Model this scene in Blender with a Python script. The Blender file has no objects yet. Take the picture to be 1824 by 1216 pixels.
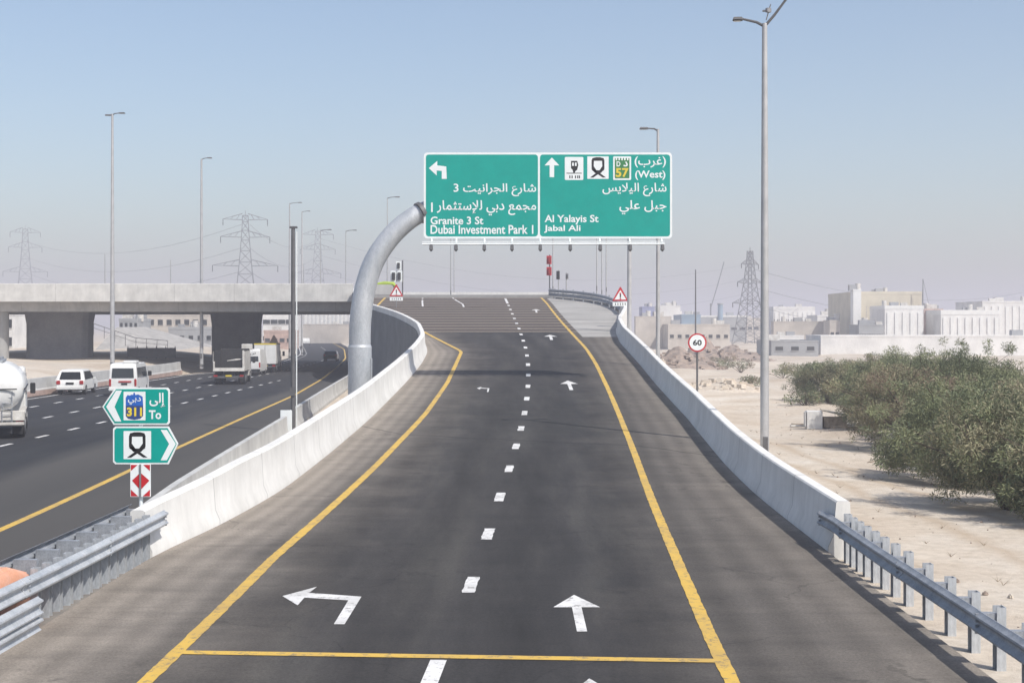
import bpy, bmesh, math, random
import numpy as np
from mathutils import Vector, Matrix

SC = bpy.context.scene
COL = SC.collection
R = math.radians

# ------------------------------------------------------------------ camera, sky, sun, exposure
F = 2600.0                      # focal length in photograph pixels (1824 wide)
HC = 4.8                        # camera height above the motorway
HY = 580.0                      # row of the horizon in the photograph
cam_d = bpy.data.cameras.new('camera')
cam = bpy.data.objects.new('camera', cam_d)
COL.objects.link(cam)
cam.location = (0, 0, HC)
cam.rotation_euler = (R(90), 0, 0)
cam_d.sensor_width = 36
cam_d.lens = 36 * F / 1824
cam_d.shift_y = -(608 - HY) / 1824
cam_d.clip_start = 0.2
cam_d.clip_end = 12000
SC.camera = cam

SUN = Vector((0.56, -0.6, 1.0)).normalized()      # towards the sun: right of and behind the camera
elev = math.asin(SUN.z)
azim = math.atan2(SUN.x, SUN.y)
w = bpy.data.worlds.new('World')
SC.world = w
w.use_nodes = True
nt = w.node_tree
bg = nt.nodes['Background']
sky = nt.nodes.new('ShaderNodeTexSky')
sky.sky_type = 'NISHITA'
sky.sun_disc = False
sky.sun_elevation = elev
sky.sun_rotation = azim
sky.altitude = 0
sky.air_density = 1.0
sky.dust_density = 2.0
sky.ozone_density = 1.0
nt.links.new(sky.outputs[0], bg.inputs[0])
bg.inputs[1].default_value = 0.15
sl = bpy.data.lights.new('sun', 'SUN')
sl.energy = 4.2
sl.angle = R(0.5)
sl.color = (1.0, 0.955, 0.89)
so = bpy.data.objects.new('sun', sl)
so.rotation_euler = (-SUN).to_track_quat('-Z', 'Y').to_euler()
so.location = SUN * 100
COL.objects.link(so)
SC.view_settings.view_transform = 'Standard'
SC.view_settings.look = 'None'
SC.view_settings.gamma = 1.0
SC.view_settings.use_curve_mapping = False
SC.view_settings.exposure = 0.1
SC.cycles.use_denoising = True
SC.cycles.max_bounces = 5
SC.cycles.diffuse_bounces = 3
SC.cycles.volume_bounces = 1
SC.cycles.transparent_max_bounces = 6
SC.cycles.caustics_reflective = False
SC.cycles.caustics_refractive = False

rnd = random.Random(7)


# ------------------------------------------------------------------ helpers
def at(px, py, Y):
    """point at forward distance Y that is seen at pixel px, py of the photograph"""
    return Vector(((px - 912) * Y / F, Y, HC + (HY - py) * Y / F))


def ax(px, Y):
    return (px - 912) * Y / F


def az(py, Y):
    return HC + (HY - py) * Y / F


def tab(t, y):
    return float(np.interp(y, [a for a, _ in t], [b for _, b in t]))


def smooth_tab(t, y, s=5.0):
    ys = np.linspace(y - s, y + s, 9)
    ws = np.array([1, 2, 3, 4, 5, 4, 3, 2, 1.0])
    v = np.interp(ys, [a for a, _ in t], [b for _, b in t])
    return float((v * ws).sum() / ws.sum())


class MB:
    def __init__(s):
        s.v = []
        s.f = []
        s.m = []
        s.uv = {}

    def add(s, vs, fs, mi=0):
        o = len(s.v)
        s.v += [tuple(p) for p in vs]
        for f in fs:
            s.f.append([i + o for i in f])
            s.m.append(mi)
        return s

    def box(s, c, d, mi=0, rz=0.0, taper=1.0, rot=None):
        hx, hy, hz = d[0] / 2, d[1] / 2, d[2] / 2
        vs = []
        for z in (-1, 1):
            k = taper if z > 0 else 1
            for x, y in ((-1, -1), (1, -1), (1, 1), (-1, 1)):
                vs.append(Vector((x * hx * k, y * hy * k, z * hz)))
        M = rot if rot is not None else Matrix.Rotation(rz, 3, 'Z')
        vs = [M @ p + Vector(c) for p in vs]
        return s.add(vs, [(0, 3, 2, 1), (4, 5, 6, 7), (0, 1, 5, 4), (1, 2, 6, 5), (2, 3, 7, 6), (3, 0, 4, 7)], mi)

    def tube(s, path, rad, n=8, mi=0, caps=True):
        path = [Vector(p) for p in path]
        if not isinstance(rad, (list, tuple)):
            rad = [rad] * len(path)
        vs, fs = [], []
        up = Vector((0, 0, 1))
        pd = None
        ref = None
        for i, p in enumerate(path):
            d = (path[min(i + 1, len(path) - 1)] - path[max(i - 1, 0)]).normalized()
            if ref is None:
                ref = Vector((1, 0, 0)) if abs(d.z) > .9 else up
                ref = (ref - d * ref.dot(d)).normalized()
            else:
                ref = (ref - d * ref.dot(d)).normalized()
            b = d.cross(ref)
            for k in range(n):
                a = 2 * math.pi * (k + .5) / n
                vs.append(p + (ref * math.cos(a) + b * math.sin(a)) * rad[i])
        for i in range(len(path) - 1):
            for k in range(n):
                fs.append((i * n + k, i * n + (k + 1) % n, (i + 1) * n + (k + 1) % n, (i + 1) * n + k))
        if caps:
            fs.append(tuple(range(n - 1, -1, -1)))
            fs.append(tuple((len(path) - 1) * n + k for k in range(n)))
        return s.add(vs, fs, mi)

    def disc(s, c, r, axis='y', n=24, depth=0.02, mi=0, r2=None):
        """solid disc, thickness depth along an axis"""
        A = {'x': Vector((1, 0, 0)), 'y': Vector((0, 1, 0)), 'z': Vector((0, 0, 1))}[axis]
        c = Vector(c)
        return s.tube([c - A * depth / 2, c + A * depth / 2], [r, r2 if r2 else r], n, mi)

    def plate(s, poly, y0, y1, mi=0):
        """polygon (x,z) extruded from y0 (front) to y1"""
        n = len(poly)
        vs = [(x, y0, z) for x, z in poly] + [(x, y1, z) for x, z in poly]
        fs = [tuple(range(n)), tuple(range(2 * n - 1, n - 1, -1))]
        fs += [(i, i + n, (i + 1) % n + n, (i + 1) % n) for i in range(n)]
        return s.add(vs, fs, mi)

    def flat(s, poly, y, mi=0):
        return s.add([(x, y, z) for x, z in poly], [tuple(range(len(poly)))], mi)

    def side(s, poly, x0, x1, mi=0):
        """polygon (y,z) extruded across x"""
        n = len(poly)
        vs = [(x0, a, b) for a, b in poly] + [(x1, a, b) for a, b in poly]
        fs = [tuple(range(n - 1, -1, -1)), tuple(range(n, 2 * n))]
        fs += [(i, (i + 1) % n, (i + 1) % n + n, i + n) for i in range(n)]
        return s.add(vs, fs, mi)

    def sweep(s, prof, path, mi=0, caps=True, closed=True, uv=False):
        """profile points (a to the right of travel, b up) swept along a path; prof may be a function of i"""
        path = [Vector(p) for p in path]
        o = len(s.v)
        L = 0.0
        n = None
        lens = []
        for i, p in enumerate(path):
            d = path[min(i + 1, len(path) - 1)] - path[max(i - 1, 0)]
            d.z = 0
            d.normalize()
            r = Vector((d.y, -d.x, 0))
            pr = prof(i) if callable(prof) else prof
            n = len(pr)
            if i:
                L += (p - path[i - 1]).length
            lens.append(L)
            for a, b in pr:
                s.v.append(tuple(p + r * a + Vector((0, 0, b))))
        pr = prof(0) if callable(prof) else prof
        cum = [0.0]
        for k in range(n):
            q0, q1 = pr[k], pr[(k + 1) % n]
            cum.append(cum[-1] + math.hypot(q1[0] - q0[0], q1[1] - q0[1]))
        for i in range(len(path) - 1):
            for k in range(n if closed else n - 1):
                k2 = (k + 1) % n
                fi = len(s.f)
                s.f.append([o + i * n + k, o + i * n + k2, o + (i + 1) * n + k2, o + (i + 1) * n + k])
                s.m.append(mi)
                if uv:
                    s.uv[fi] = [(lens[i], cum[k]), (lens[i], cum[k + 1]), (lens[i + 1], cum[k + 1]), (lens[i + 1], cum[k])]
        if caps and closed:
            s.f.append([o + k for k in range(n - 1, -1, -1)])
            s.m.append(mi)
            e = o + (len(path) - 1) * n
            s.f.append([e + k for k in range(n)])
            s.m.append(mi)
        return s

    def build(s, name, mats, parent=None, smooth=None, bevel=0.0):
        me = bpy.data.meshes.new(name)
        me.from_pydata(s.v, [], s.f)
        if not isinstance(mats, (list, tuple)):
            mats = [mats]
        for m in mats:
            me.materials.append(m)
        me.polygons.foreach_set('material_index', s.m)
        if s.uv:
            u = me.uv_layers.new(name='UVMap')
            for p in me.polygons:
                if p.index in s.uv:
                    for k, li in enumerate(p.loop_indices):
                        u.data[li].uv = s.uv[p.index][k]
        bm = bmesh.new()
        bm.from_mesh(me)
        bmesh.ops.recalc_face_normals(bm, faces=bm.faces)
        if bevel:
            es = [e for e in bm.edges if len(e.link_faces) == 2 and e.calc_face_angle(0) > R(35)]
            bmesh.ops.bevel(bm, geom=es, offset=bevel, segments=2, affect='EDGES', clamp_overlap=True)
        bm.to_mesh(me)
        bm.free()
        if smooth:
            me.polygons.foreach_set('use_smooth', [True] * len(me.polygons))
            me.set_sharp_from_angle(angle=R(smooth))
        me.update()
        o = bpy.data.objects.new(name, me)
        COL.objects.link(o)
        if parent:
            o.parent = parent
        return o


def tag(o, label, cat, group=None):
    o['label'] = label
    o['category'] = cat
    if group:
        o['group'] = group
    return o


def thing(name, label, cat, loc=(0, 0, 0), rz=0.0, group=None):
    o = bpy.data.objects.new(name, None)
    o.empty_display_size = .3
    COL.objects.link(o)
    o.location = loc
    o.rotation_euler = (0, 0, rz)
    return tag(o, label, cat, group)


def struct(o):
    o['kind'] = 'structure'
    return o


def dup(o, parent=None):
    c = o.copy()
    COL.objects.link(c)
    if parent:
        c.parent = parent
    for ch in list(o.children):
        dup(ch, c)
    return c


# ------------------------------------------------------------------ materials
def nodes(name):
    m = bpy.data.materials.new(name)
    m.use_nodes = True
    t = m.node_tree
    return m, t, t.nodes['Principled BSDF']


def N(t, kind, **kw):
    n = t.nodes.new('ShaderNode' + kind)
    for k, v in kw.items():
        if k in ('operation', 'data_type', 'blend_type', 'noise_dimensions', 'wave_type', 'bands_direction', 'feature', 'coord'):
            setattr(n, k, v)
        else:
            n.inputs[k].default_value = v
    return n


def ramp(t, stops):
    n = t.nodes.new('ShaderNodeValToRGB')
    e = n.color_ramp.elements
    while len(e) < len(stops):
        e.new(0.5)
    for i, (p, c) in enumerate(stops):
        e[i].position = p
        e[i].color = (*c, 1) if len(c) == 3 else c
    return n


def mixc(t, fac, a, b, blend='MIX'):
    n = t.nodes.new('ShaderNodeMix')
    n.data_type = 'RGBA'
    n.blend_type = blend
    for sock, val in ((n.inputs['Factor'], fac), (n.inputs['A'], a), (n.inputs['B'], b)):
        pass
    def put(sock, val):
        if isinstance(val, (int, float)):
            sock.default_value = val
        elif isinstance(val, tuple):
            sock.default_value = (*val, 1) if len(val) == 3 else val
        else:
            t.links.new(val, sock)
    put(n.inputs[0], fac)
    put(n.inputs[6], a)
    put(n.inputs[7], b)
    return n.outputs[2]


def math_(t, op, a, b=0.0):
    n = t.nodes.new('ShaderNodeMath')
    n.operation = op
    for i, v in enumerate((a, b)):
        if isinstance(v, (int, float)):
            n.inputs[i].default_value = v
        else:
            t.links.new(v, n.inputs[i])
    return n.outputs[0]


def M(name, c, rough=.7, metal=0.0, var=.15, scale=2.0, bump=0.0, c2=None, fine=None, world=False, coat=0.0, stretch=None):
    """principled material with two scales of noise in its colour"""
    m, t, p = nodes(name)
    if world:
        g = t.nodes.new('ShaderNodeNewGeometry')
        co = g.outputs['Position']
    else:
        g = t.nodes.new('ShaderNodeTexCoord')
        co = g.outputs['Object']
    if stretch:
        mp = t.nodes.new('ShaderNodeMapping')
        mp.inputs['Scale'].default_value = stretch
        t.links.new(co, mp.inputs[0])
        co = mp.outputs[0]
    n1 = N(t, 'TexNoise', Scale=scale, Detail=6.0, Roughness=.62)
    t.links.new(co, n1.inputs['Vector'])
    if c2 is None:
        c2 = tuple(x * (1 - var * 1.6) for x in c)
    rp = ramp(t, [(.36, c2), (.62, c)])
    t.links.new(n1.outputs[0], rp.inputs[0])
    n2 = N(t, 'TexNoise', Scale=fine or scale * 14, Detail=4.0, Roughness=.7)
    t.links.new(co, n2.inputs['Vector'])
    k = ramp(t, [(.3, (1 - var,) * 3), (.7, (1 + var * .4,) * 3)])
    t.links.new(n2.outputs[0], k.inputs[0])
    col = mixc(t, 1.0, rp.outputs[0], k.outputs[0], 'MULTIPLY')
    t.links.new(col, p.inputs['Base Color'])
    p.inputs['Roughness'].default_value = rough
    p.inputs['Metallic'].default_value = metal
    p.inputs['Coat Weight'].default_value = coat
    if name.startswith('sign_'):
        p.inputs['Specular IOR Level'].default_value = .2
    if bump:
        b = N(t, 'Bump', Strength=bump, Distance=.03)
        t.links.new(n2.outputs[0], b.inputs['Height'])
        t.links.new(b.outputs[0], p.inputs['Normal'])
    return m


WHITE = M('white_paint', (.78, .78, .76), .45, var=.06, coat=.2)
WHITE_DIRTY = M('dusty_white_paint', (.7, .68, .64), .6, var=.2, c2=(.5, .47, .42))
CREAM = M('cream_render', (.66, .6, .47), .9, var=.1, scale=.3)
PALE = M('pale_render', (.78, .77, .75), .9, var=.12, scale=.3)
GREYR = M('grey_render', (.36, .37, .38), .9, var=.12, scale=.3)
TANR = M('tan_render', (.58, .53, .47), .9, var=.15, scale=.3)
BLUEP = M('blue_cladding', (.26, .36, .46), .6, var=.15, scale=.4)
DARK = M('dark_rubber', (.02, .02, .021), .8, var=.2)
BLACKP = M('black_paint', (.025, .026, .028), .4, var=.1, coat=.3)
GLASS = M('dark_glass', (.03, .036, .04), .12, var=.1)
RED = M('red_lamp', (.42, .02, .02), .3, var=.1)
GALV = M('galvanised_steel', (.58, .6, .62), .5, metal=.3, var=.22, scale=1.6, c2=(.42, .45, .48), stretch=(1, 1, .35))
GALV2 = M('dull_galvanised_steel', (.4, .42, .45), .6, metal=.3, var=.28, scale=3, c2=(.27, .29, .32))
POLEM = M('pale_pole_steel', (.5, .5, .5), .55, metal=.3, var=.1)
DPOLE = M('dark_pole_steel', (.14, .14, .145), .6, metal=.3, var=.15)
STEEL = M('lattice_steel', (.16, .17, .18), .7, metal=.3, var=.1)
GREEN = M('sign_green', (.0, .33, .275), .42, var=.05, scale=1.2)
SWHITE = M('sign_white', (.8, .84, .84), .45, var=.04)
SRED = M('sign_red', (.52, .025, .035), .45, var=.08)
SBLACK = M('sign_black', (.02, .02, .022), .5, var=.05)
SBLUE = M('sign_blue', (.03, .13, .5), .45, var=.08)
SYEL = M('sign_yellow', (.75, .58, .06), .45, var=.05)
SGREEN2 = M('shield_green', (.03, .2, .06), .45, var=.05)
SBACK = M('sign_back', (.3, .3, .31), .5, metal=.5, var=.1)
ORANGE = M('orange_plastic', (.74, .36, .22), .6, var=.14, c2=(.75, .46, .36))
LIME = M('lime_plastic', (.42, .55, .06), .5, var=.1)
WOOD = M('weathered_wood', (.4, .33, .25), .85, var=.3, scale=4)
BARK = M('bark', (.12, .095, .07), .9, var=.3, scale=5, bump=.4)
RUBBLE = M('rubble', (.4, .31, .25), .95, var=.35, scale=1.2, c2=(.2, .17, .15), bump=.5)
STONE = M('stone_revetment', (.46, .44, .41), .95, var=.2, scale=.8, bump=.3)
RUST = M('brown_sign_back', (.09, .06, .045), .8, var=.2)
REED = M('dry_reed', (.3, .24, .17), .9, var=.3, scale=6)
BED = M('black_bed_steel', (.035, .034, .034), .7, var=.3, scale=3)  # near-black tone of the open truck bed
PINK = M('terracotta_paint', (.55, .4, .34), .85, var=.2, scale=.8)


def leaf_mat(name, c):
    m, t, p = nodes(name)
    g = t.nodes.new('ShaderNodeTexCoord')
    n1 = N(t, 'TexNoise', Scale=1.5, Detail=4.0)
    t.links.new(g.outputs['Object'], n1.inputs['Vector'])
    rp = ramp(t, [(.3, tuple(x * .6 for x in c)), (.7, tuple(x * 1.25 for x in c))])
    t.links.new(n1.outputs[0], rp.inputs[0])
    t.links.new(rp.outputs[0], p.inputs['Base Color'])
    p.inputs['Roughness'].default_value = .75
    return m


LEAF = [leaf_mat('olive_leaf', (.2, .22, .11)), leaf_mat('dull_leaf', (.125, .15, .08)), leaf_mat('pale_leaf', (.27, .25, .15))]
TWIG = leaf_mat('dry_twig', (.22, .165, .11))


def concrete(name, c, c2, joint=4.0, dark=.55):
    """cast concrete: cloudy colour, vertical stains, a joint every few metres along the UV length"""
    m, t, p = nodes(name)
    uv = t.nodes.new('ShaderNodeUVMap')
    uv.uv_map = 'UVMap'
    sx = t.nodes.new('ShaderNodeSeparateXYZ')
    t.links.new(uv.outputs[0], sx.inputs[0])
    g = t.nodes.new('ShaderNodeNewGeometry')
    n1 = N(t, 'TexNoise', Scale=.7, Detail=7.0, Roughness=.65)
    t.links.new(g.outputs['Position'], n1.inputs['Vector'])
    rp = ramp(t, [(.35, c2), (.65, c)])
    t.links.new(n1.outputs[0], rp.inputs[0])
    mp = t.nodes.new('ShaderNodeMapping')
    mp.inputs['Scale'].default_value = (3.0, 3.0, .25)
    t.links.new(g.outputs['Position'], mp.inputs[0])
    n2 = N(t, 'TexNoise', Scale=1.0, Detail=5.0, Roughness=.7)
    t.links.new(mp.outputs[0], n2.inputs['Vector'])
    k = ramp(t, [(.3, (.9,) * 3), (.55, (1.0,) * 3)])
    t.links.new(n2.outputs[0], k.inputs[0])
    col = mixc(t, 1.0, rp.outputs[0], k.outputs[0], 'MULTIPLY')
    fr = math_(t, 'FRACT', math_(t, 'DIVIDE', sx.outputs[0], joint))
    jn = math_(t, 'LESS_THAN', fr, .02 / joint * 2)
    col = mixc(t, math_(t, 'MULTIPLY', jn, 1 - dark), col, (.12, .12, .12))
    t.links.new(col, p.inputs['Base Color'])
    p.inputs['Roughness'].default_value = .85
    b = N(t, 'Bump', Strength=.25, Distance=.02)
    t.links.new(n2.outputs[0], b.inputs['Height'])
    t.links.new(b.outputs[0], p.inputs['Normal'])
    return m


CONC = concrete('pale_concrete', (.76, .75, .72), (.64, .63, .6), 4.0)
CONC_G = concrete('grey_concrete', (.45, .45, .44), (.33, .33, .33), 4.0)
CONC_B = concrete('bridge_concrete', (.64, .63, .6), (.48, .475, .455), 6.0)
CONC_M = concrete('barrier_concrete', (.55, .55, .53), (.42, .42, .41), 5.0)


def road_mat():
    """ramp asphalt: UV x runs 0 wall, 1 yellow line, 2 yellow line, 3 wall; UV y is metres along"""
    m, t, p = nodes('ramp_asphalt')
    uv = t.nodes.new('ShaderNodeUVMap')
    uv.uv_map = 'UVMap'
    sx = t.nodes.new('ShaderNodeSeparateXYZ')
    t.links.new(uv.outputs[0], sx.inputs[0])
    u, v = sx.outputs[0], sx.outputs[1]
    g = t.nodes.new('ShaderNodeNewGeometry')
    pos = g.outputs['Position']
    n1 = N(t, 'TexNoise', Scale=.35, Detail=8.0, Roughness=.6)
    t.links.new(pos, n1.inputs['Vector'])
    mp = t.nodes.new('ShaderNodeMapping')
    mp.inputs['Scale'].default_value = (.5, .06, .5)
    t.links.new(pos, mp.inputs[0])
    n2 = N(t, 'TexNoise', Scale=1.6, Detail=7.0, Roughness=.65)
    t.links.new(mp.outputs[0], n2.inputs['Vector'])
    mp2 = t.nodes.new('ShaderNodeMapping')
    mp2.inputs['Scale'].default_value = (.2, .8, .5)
    t.links.new(pos, mp2.inputs[0])
    n4 = N(t, 'TexNoise', Scale=1.5, Detail=7.0, Roughness=.7)
    t.links.new(mp2.outputs[0], n4.inputs['Vector'])
    n3 = N(t, 'TexNoise', Scale=26.0, Detail=4.0, Roughness=.85)
    t.links.new(pos, n3.inputs['Vector'])
    # how dusty: edges high, lanes low
    uu = math_(t, 'ADD', u, math_(t, 'MULTIPLY', math_(t, 'SUBTRACT', n1.outputs[0], .5), .5))
    ed = ramp(t, [(0.0, (1.0,) * 3), (.1, (.95,) * 3), (.21, (.74,) * 3), (.35, (.32,) * 3), (.41, (.1,) * 3), (.6, (.06,) * 3), (.68, (.26,) * 3), (.82, (.42,) * 3), (.95, (.62,) * 3), (1.0, (.9,) * 3)])
    t.links.new(math_(t, 'DIVIDE', uu, 3.0), ed.inputs[0])
    dust = math_(t, 'MULTIPLY', ed.outputs[0], math_(t, 'ADD', math_(t, 'MULTIPLY', n4.outputs[0], 1.3), .35))
    dust = math_(t, 'MINIMUM', dust, 1.0)
    lane = ramp(t, [(.33, (.019, .02, .022)), (.5, (.03, .03, .032)), (.68, (.049, .048, .046))])
    t.links.new(n2.outputs[0], lane.inputs[0])
    col = mixc(t, dust, lane.outputs[0], (.275, .243, .207))
    # wheel tracks polished darker, oil between them, fine cracks
    tr = math_(t, 'COSINE', math_(t, 'MULTIPLY', math_(t, 'ADD', math_(t, 'MULTIPLY', math_(t, 'SUBTRACT', n1.outputs[0], .5), .08), u), 25.13))
    trk = math_(t, 'MULTIPLY', math_(t, 'ADD', math_(t, 'MULTIPLY', tr, .1), .95), math_(t, 'ADD', math_(t, 'MULTIPLY', n2.outputs[0], .3), .85))
    tk3 = t.nodes.new('ShaderNodeCombineXYZ')
    for i_ in range(3):
        t.links.new(trk, tk3.inputs[i_])
    col = mixc(t, 1.0, col, tk3.outputs[0], 'MULTIPLY')
    no = N(t, 'TexNoise', Scale=1.7, Detail=3.0, Roughness=.5)
    t.links.new(pos, no.inputs['Vector'])
    oil = ramp(t, [(.66, (0, 0, 0)), (.74, (1, 1, 1))])
    t.links.new(no.outputs[0], oil.inputs[0])
    col = mixc(t, math_(t, 'MULTIPLY', oil.outputs[0], .3), col, (.018, .018, .019))
    vo = t.nodes.new('ShaderNodeTexVoronoi')
    vo.feature = 'DISTANCE_TO_EDGE'
    vo.inputs['Scale'].default_value = .16
    wv = t.nodes.new('ShaderNodeVectorMath')
    wv.operation = 'ADD'
    t.links.new(pos, wv.inputs[0])
    nw = N(t, 'TexNoise', Scale=.8, Detail=5.0)
    t.links.new(pos, nw.inputs['Vector'])
    sw = t.nodes.new('ShaderNodeVectorMath')
    sw.operation = 'SCALE'
    sw.inputs['Scale'].default_value = 1.6
    t.links.new(nw.outputs[1], sw.inputs[0])
    t.links.new(sw.outputs[0], wv.inputs[1])
    t.links.new(wv.outputs[0], vo.inputs['Vector'])
    ck = math_(t, 'MULTIPLY', math_(t, 'LESS_THAN', vo.outputs['Distance'], .0035), math_(t, 'GREATER_THAN', n1.outputs[0], .47))
    col = mixc(t, math_(t, 'MULTIPLY', ck, .25), col, (.015, .015, .015))
    # worn brown surfacing on the steep part at the top
    top = ramp(t, [(0.0, (0, 0, 0)), (1.0, (1, 1, 1))])
    t.links.new(math_(t, 'DIVIDE', math_(t, 'SUBTRACT', v, 103.2), .6), top.inputs[0])
    bd = math_(t, 'FRACT', math_(t, 'DIVIDE', v, 2.9))
    band = ramp(t, [(.0, (.06, .05, .046)), (.35, (.09, .075, .066)), (.62, (.05, .043, .04)), (.7, (.27, .225, .18)), (.9, (.27, .225, .18)), (.97, (.05, .043, .04))])
    t.links.new(bd, band.inputs[0])
    col = mixc(t, math_(t, 'MULTIPLY', top.outputs[0], .95), col, band.outputs[0])
    grain = ramp(t, [(.28, (.62,) * 3), (.72, (1.34,) * 3)])
    t.links.new(n3.outputs[0], grain.inputs[0])
    col = mixc(t, 1.0, col, grain.outputs[0], 'MULTIPLY')
    # tar seams across the lanes
    sm = math_(t, 'ADD', v, math_(t, 'MULTIPLY', n1.outputs[0], 1.2))
    seam = math_(t, 'LESS_THAN', math_(t, 'ABSOLUTE', math_(t, 'SUBTRACT', math_(t, 'ADD', sm, math_(t, 'MULTIPLY', u, 3.0)), 53.6)), .07)
    col = mixc(t, math_(t, 'MULTIPLY', seam, .7), col, (.02, .02, .02))
    t.links.new(col, p.inputs['Base Color'])
    p.inputs['Roughness'].default_value = .85
    p.inputs['Specular IOR Level'].default_value = .15
    b = N(t, 'Bump', Strength=.35, Distance=.012)
    t.links.new(n3.outputs[0], b.inputs['Height'])
    t.links.new(b.outputs[0], p.inputs['Normal'])
    return m


def motorway_mat():
    m, t, p = nodes('motorway_asphalt')
    g = t.nodes.new('ShaderNodeNewGeometry')
    pos = g.outputs['Position']
    sx = t.nodes.new('ShaderNodeSeparateXYZ')
    t.links.new(pos, sx.inputs[0])
    mp = t.nodes.new('ShaderNodeMapping')
    mp.inputs['Scale'].default_value = (.4, .03, .4)
    t.links.new(pos, mp.inputs[0])
    n2 = N(t, 'TexNoise', Scale=1.4, Detail=6.0, Roughness=.62)
    t.links.new(mp.outputs[0], n2.inputs['Vector'])
    n3 = N(t, 'TexNoise', Scale=30.0, Detail=3.0, Roughness=.8)
    t.links.new(pos, n3.inputs['Vector'])
    base = ramp(t, [(.33, (.028, .029, .033)), (.52, (.037, .038, .041)), (.7, (.052, .051, .051))])
    t.links.new(n2.outputs[0], base.inputs[0])
    # greyer, dustier band of the hard shoulder
    sh = ramp(t, [(0.0, (0, 0, 0)), (.35, (.75,) * 3), (.75, (.55,) * 3), (1.0, (.75,) * 3)])
    xx = math_(t, 'ADD', sx.outputs[0], math_(t, 'MULTIPLY', math_(t, 'SUBTRACT', n2.outputs[0], .5), 3.0))
    t.links.new(math_(t, 'DIVIDE', math_(t, 'ADD', xx, 17.6), 6.0), sh.inputs[0])
    col = mixc(t, sh.outputs[0], base.outputs[0], (.095, .09, .083))
    grain = ramp(t, [(.25, (.8,) * 3), (.75, (1.18,) * 3)])
    t.links.new(n3.outputs[0], grain.inputs[0])
    col = mixc(t, 1.0, col, grain.outputs[0], 'MULTIPLY')
    t.links.new(col, p.inputs['Base Color'])
    p.inputs['Roughness'].default_value = .85
    p.inputs['Specular IOR Level'].default_value = .15
    b = N(t, 'Bump', Strength=.3, Distance=.012)
    t.links.new(n3.outputs[0], b.inputs['Height'])
    t.links.new(b.outputs[0], p.inputs['Normal'])
    return m


def paint_mat(name, c, c2, wear=.45):
    m, t, p = nodes(name)
    g = t.nodes.new('ShaderNodeNewGeometry')
    n1 = N(t, 'TexNoise', Scale=7.0, Detail=8.0, Roughness=.8)
    t.links.new(g.outputs['Position'], n1.inputs['Vector'])
    n2 = N(t, 'TexNoise', Scale=1.1, Detail=5.0)
    t.links.new(g.outputs['Position'], n2.inputs['Vector'])
    rp = ramp(t, [(.3, c2), (.55, c)])
    t.links.new(n2.outputs[0], rp.inputs[0])
    wr = ramp(t, [(wear - .03, (1, 1, 1)), (wear + .05, (0, 0, 0))])
    t.links.new(n1.outputs[0], wr.inputs[0])
    col = mixc(t, math_(t, 'MULTIPLY', wr.outputs[0], .75), rp.outputs[0], (.13, .12, .11))
    t.links.new(col, p.inputs['Base Color'])
    p.inputs['Roughness'].default_value = .7
    return m


def sand_mat():
    m, t, p = nodes('desert_sand')
    g = t.nodes.new('ShaderNodeNewGeometry')
    pos = g.outputs['Position']
    n0 = N(t, 'TexNoise', Scale=.03, Detail=6.0, Roughness=.6)
    n1 = N(t, 'TexNoise', Scale=.22, Detail=8.0, Roughness=.62)
    n2 = N(t, 'TexNoise', Scale=3.2, Detail=6.0, Roughness=.75)
    n3 = N(t, 'TexNoise', Scale=22.0, Detail=4.0, Roughness=.8)
    for n in (n0, n1, n2, n3):
        t.links.new(pos, n.inputs['Vector'])
    a = ramp(t, [(.34, (.53, .445, .35)), (.48, (.61, .535, .44)), (.66, (.66, .605, .525))])
    t.links.new(n1.outputs[0], a.inputs[0])
    b0 = ramp(t, [(.38, (.82, .8, .78)), (.6, (1, 1, 1))])
    t.links.new(n0.outputs[0], b0.inputs[0])
    col = mixc(t, 1.0, a.outputs[0], b0.outputs[0], 'MULTIPLY')
    k = ramp(t, [(.3, (.8, .78, .75)), (.6, (1.05,) * 3)])
    t.links.new(n2.outputs[0], k.inputs[0])
    col = mixc(t, 1.0, col, k.outputs[0], 'MULTIPLY')
    sp = t.nodes.new('ShaderNodeSeparateXYZ')
    t.links.new(pos, sp.inputs[0])
    # browner wheel track of the service way beside the parapet
    off = math_(t, 'SUBTRACT', sp.outputs[0], math_(t, 'ADD', 9.6, math_(t, 'MULTIPLY', math_(t, 'SINE', math_(t, 'MULTIPLY', sp.outputs[1], .05)), 1.1)))
    off = math_(t, 'ABSOLUTE', math_(t, 'SUBTRACT', math_(t, 'ABSOLUTE', math_(t, 'ADD', off, math_(t, 'MULTIPLY', math_(t, 'SUBTRACT', n1.outputs[0], .5), 1.6))), .8))
    tkr = ramp(t, [(.0, (1, 1, 1)), (.42, (0, 0, 0))])
    t.links.new(off, tkr.inputs[0])
    col = mixc(t, math_(t, 'MULTIPLY', tkr.outputs[0], .55), col, (.4, .3, .2))
    st = ramp(t, [(.72, (0, 0, 0)), (.78, (1, 1, 1))])
    t.links.new(n3.outputs[0], st.inputs[0])
    col = mixc(t, math_(t, 'MULTIPLY', st.outputs[0], .4), col, (.25, .2, .16))
    t.links.new(col, p.inputs['Base Color'])
    p.inputs['Roughness'].default_value = .95
    hs = math_(t, 'ADD', n2.outputs[0], math_(t, 'MULTIPLY', n3.outputs[0], .4))
    b = N(t, 'Bump', Strength=.55, Distance=.12)
    t.links.new(hs, b.inputs['Height'])
    t.links.new(b.outputs[0], p.inputs['Normal'])
    return m


ASPH = road_mat()
MOTOR = motorway_mat()
SAND = sand_mat()
YPAINT = paint_mat('yellow_road_paint', (.62, .4, .07), (.47, .31, .09), .42)
WPAINT = paint_mat('white_road_paint', (.7, .69, .67), (.5, .49, .47), .42)

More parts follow.
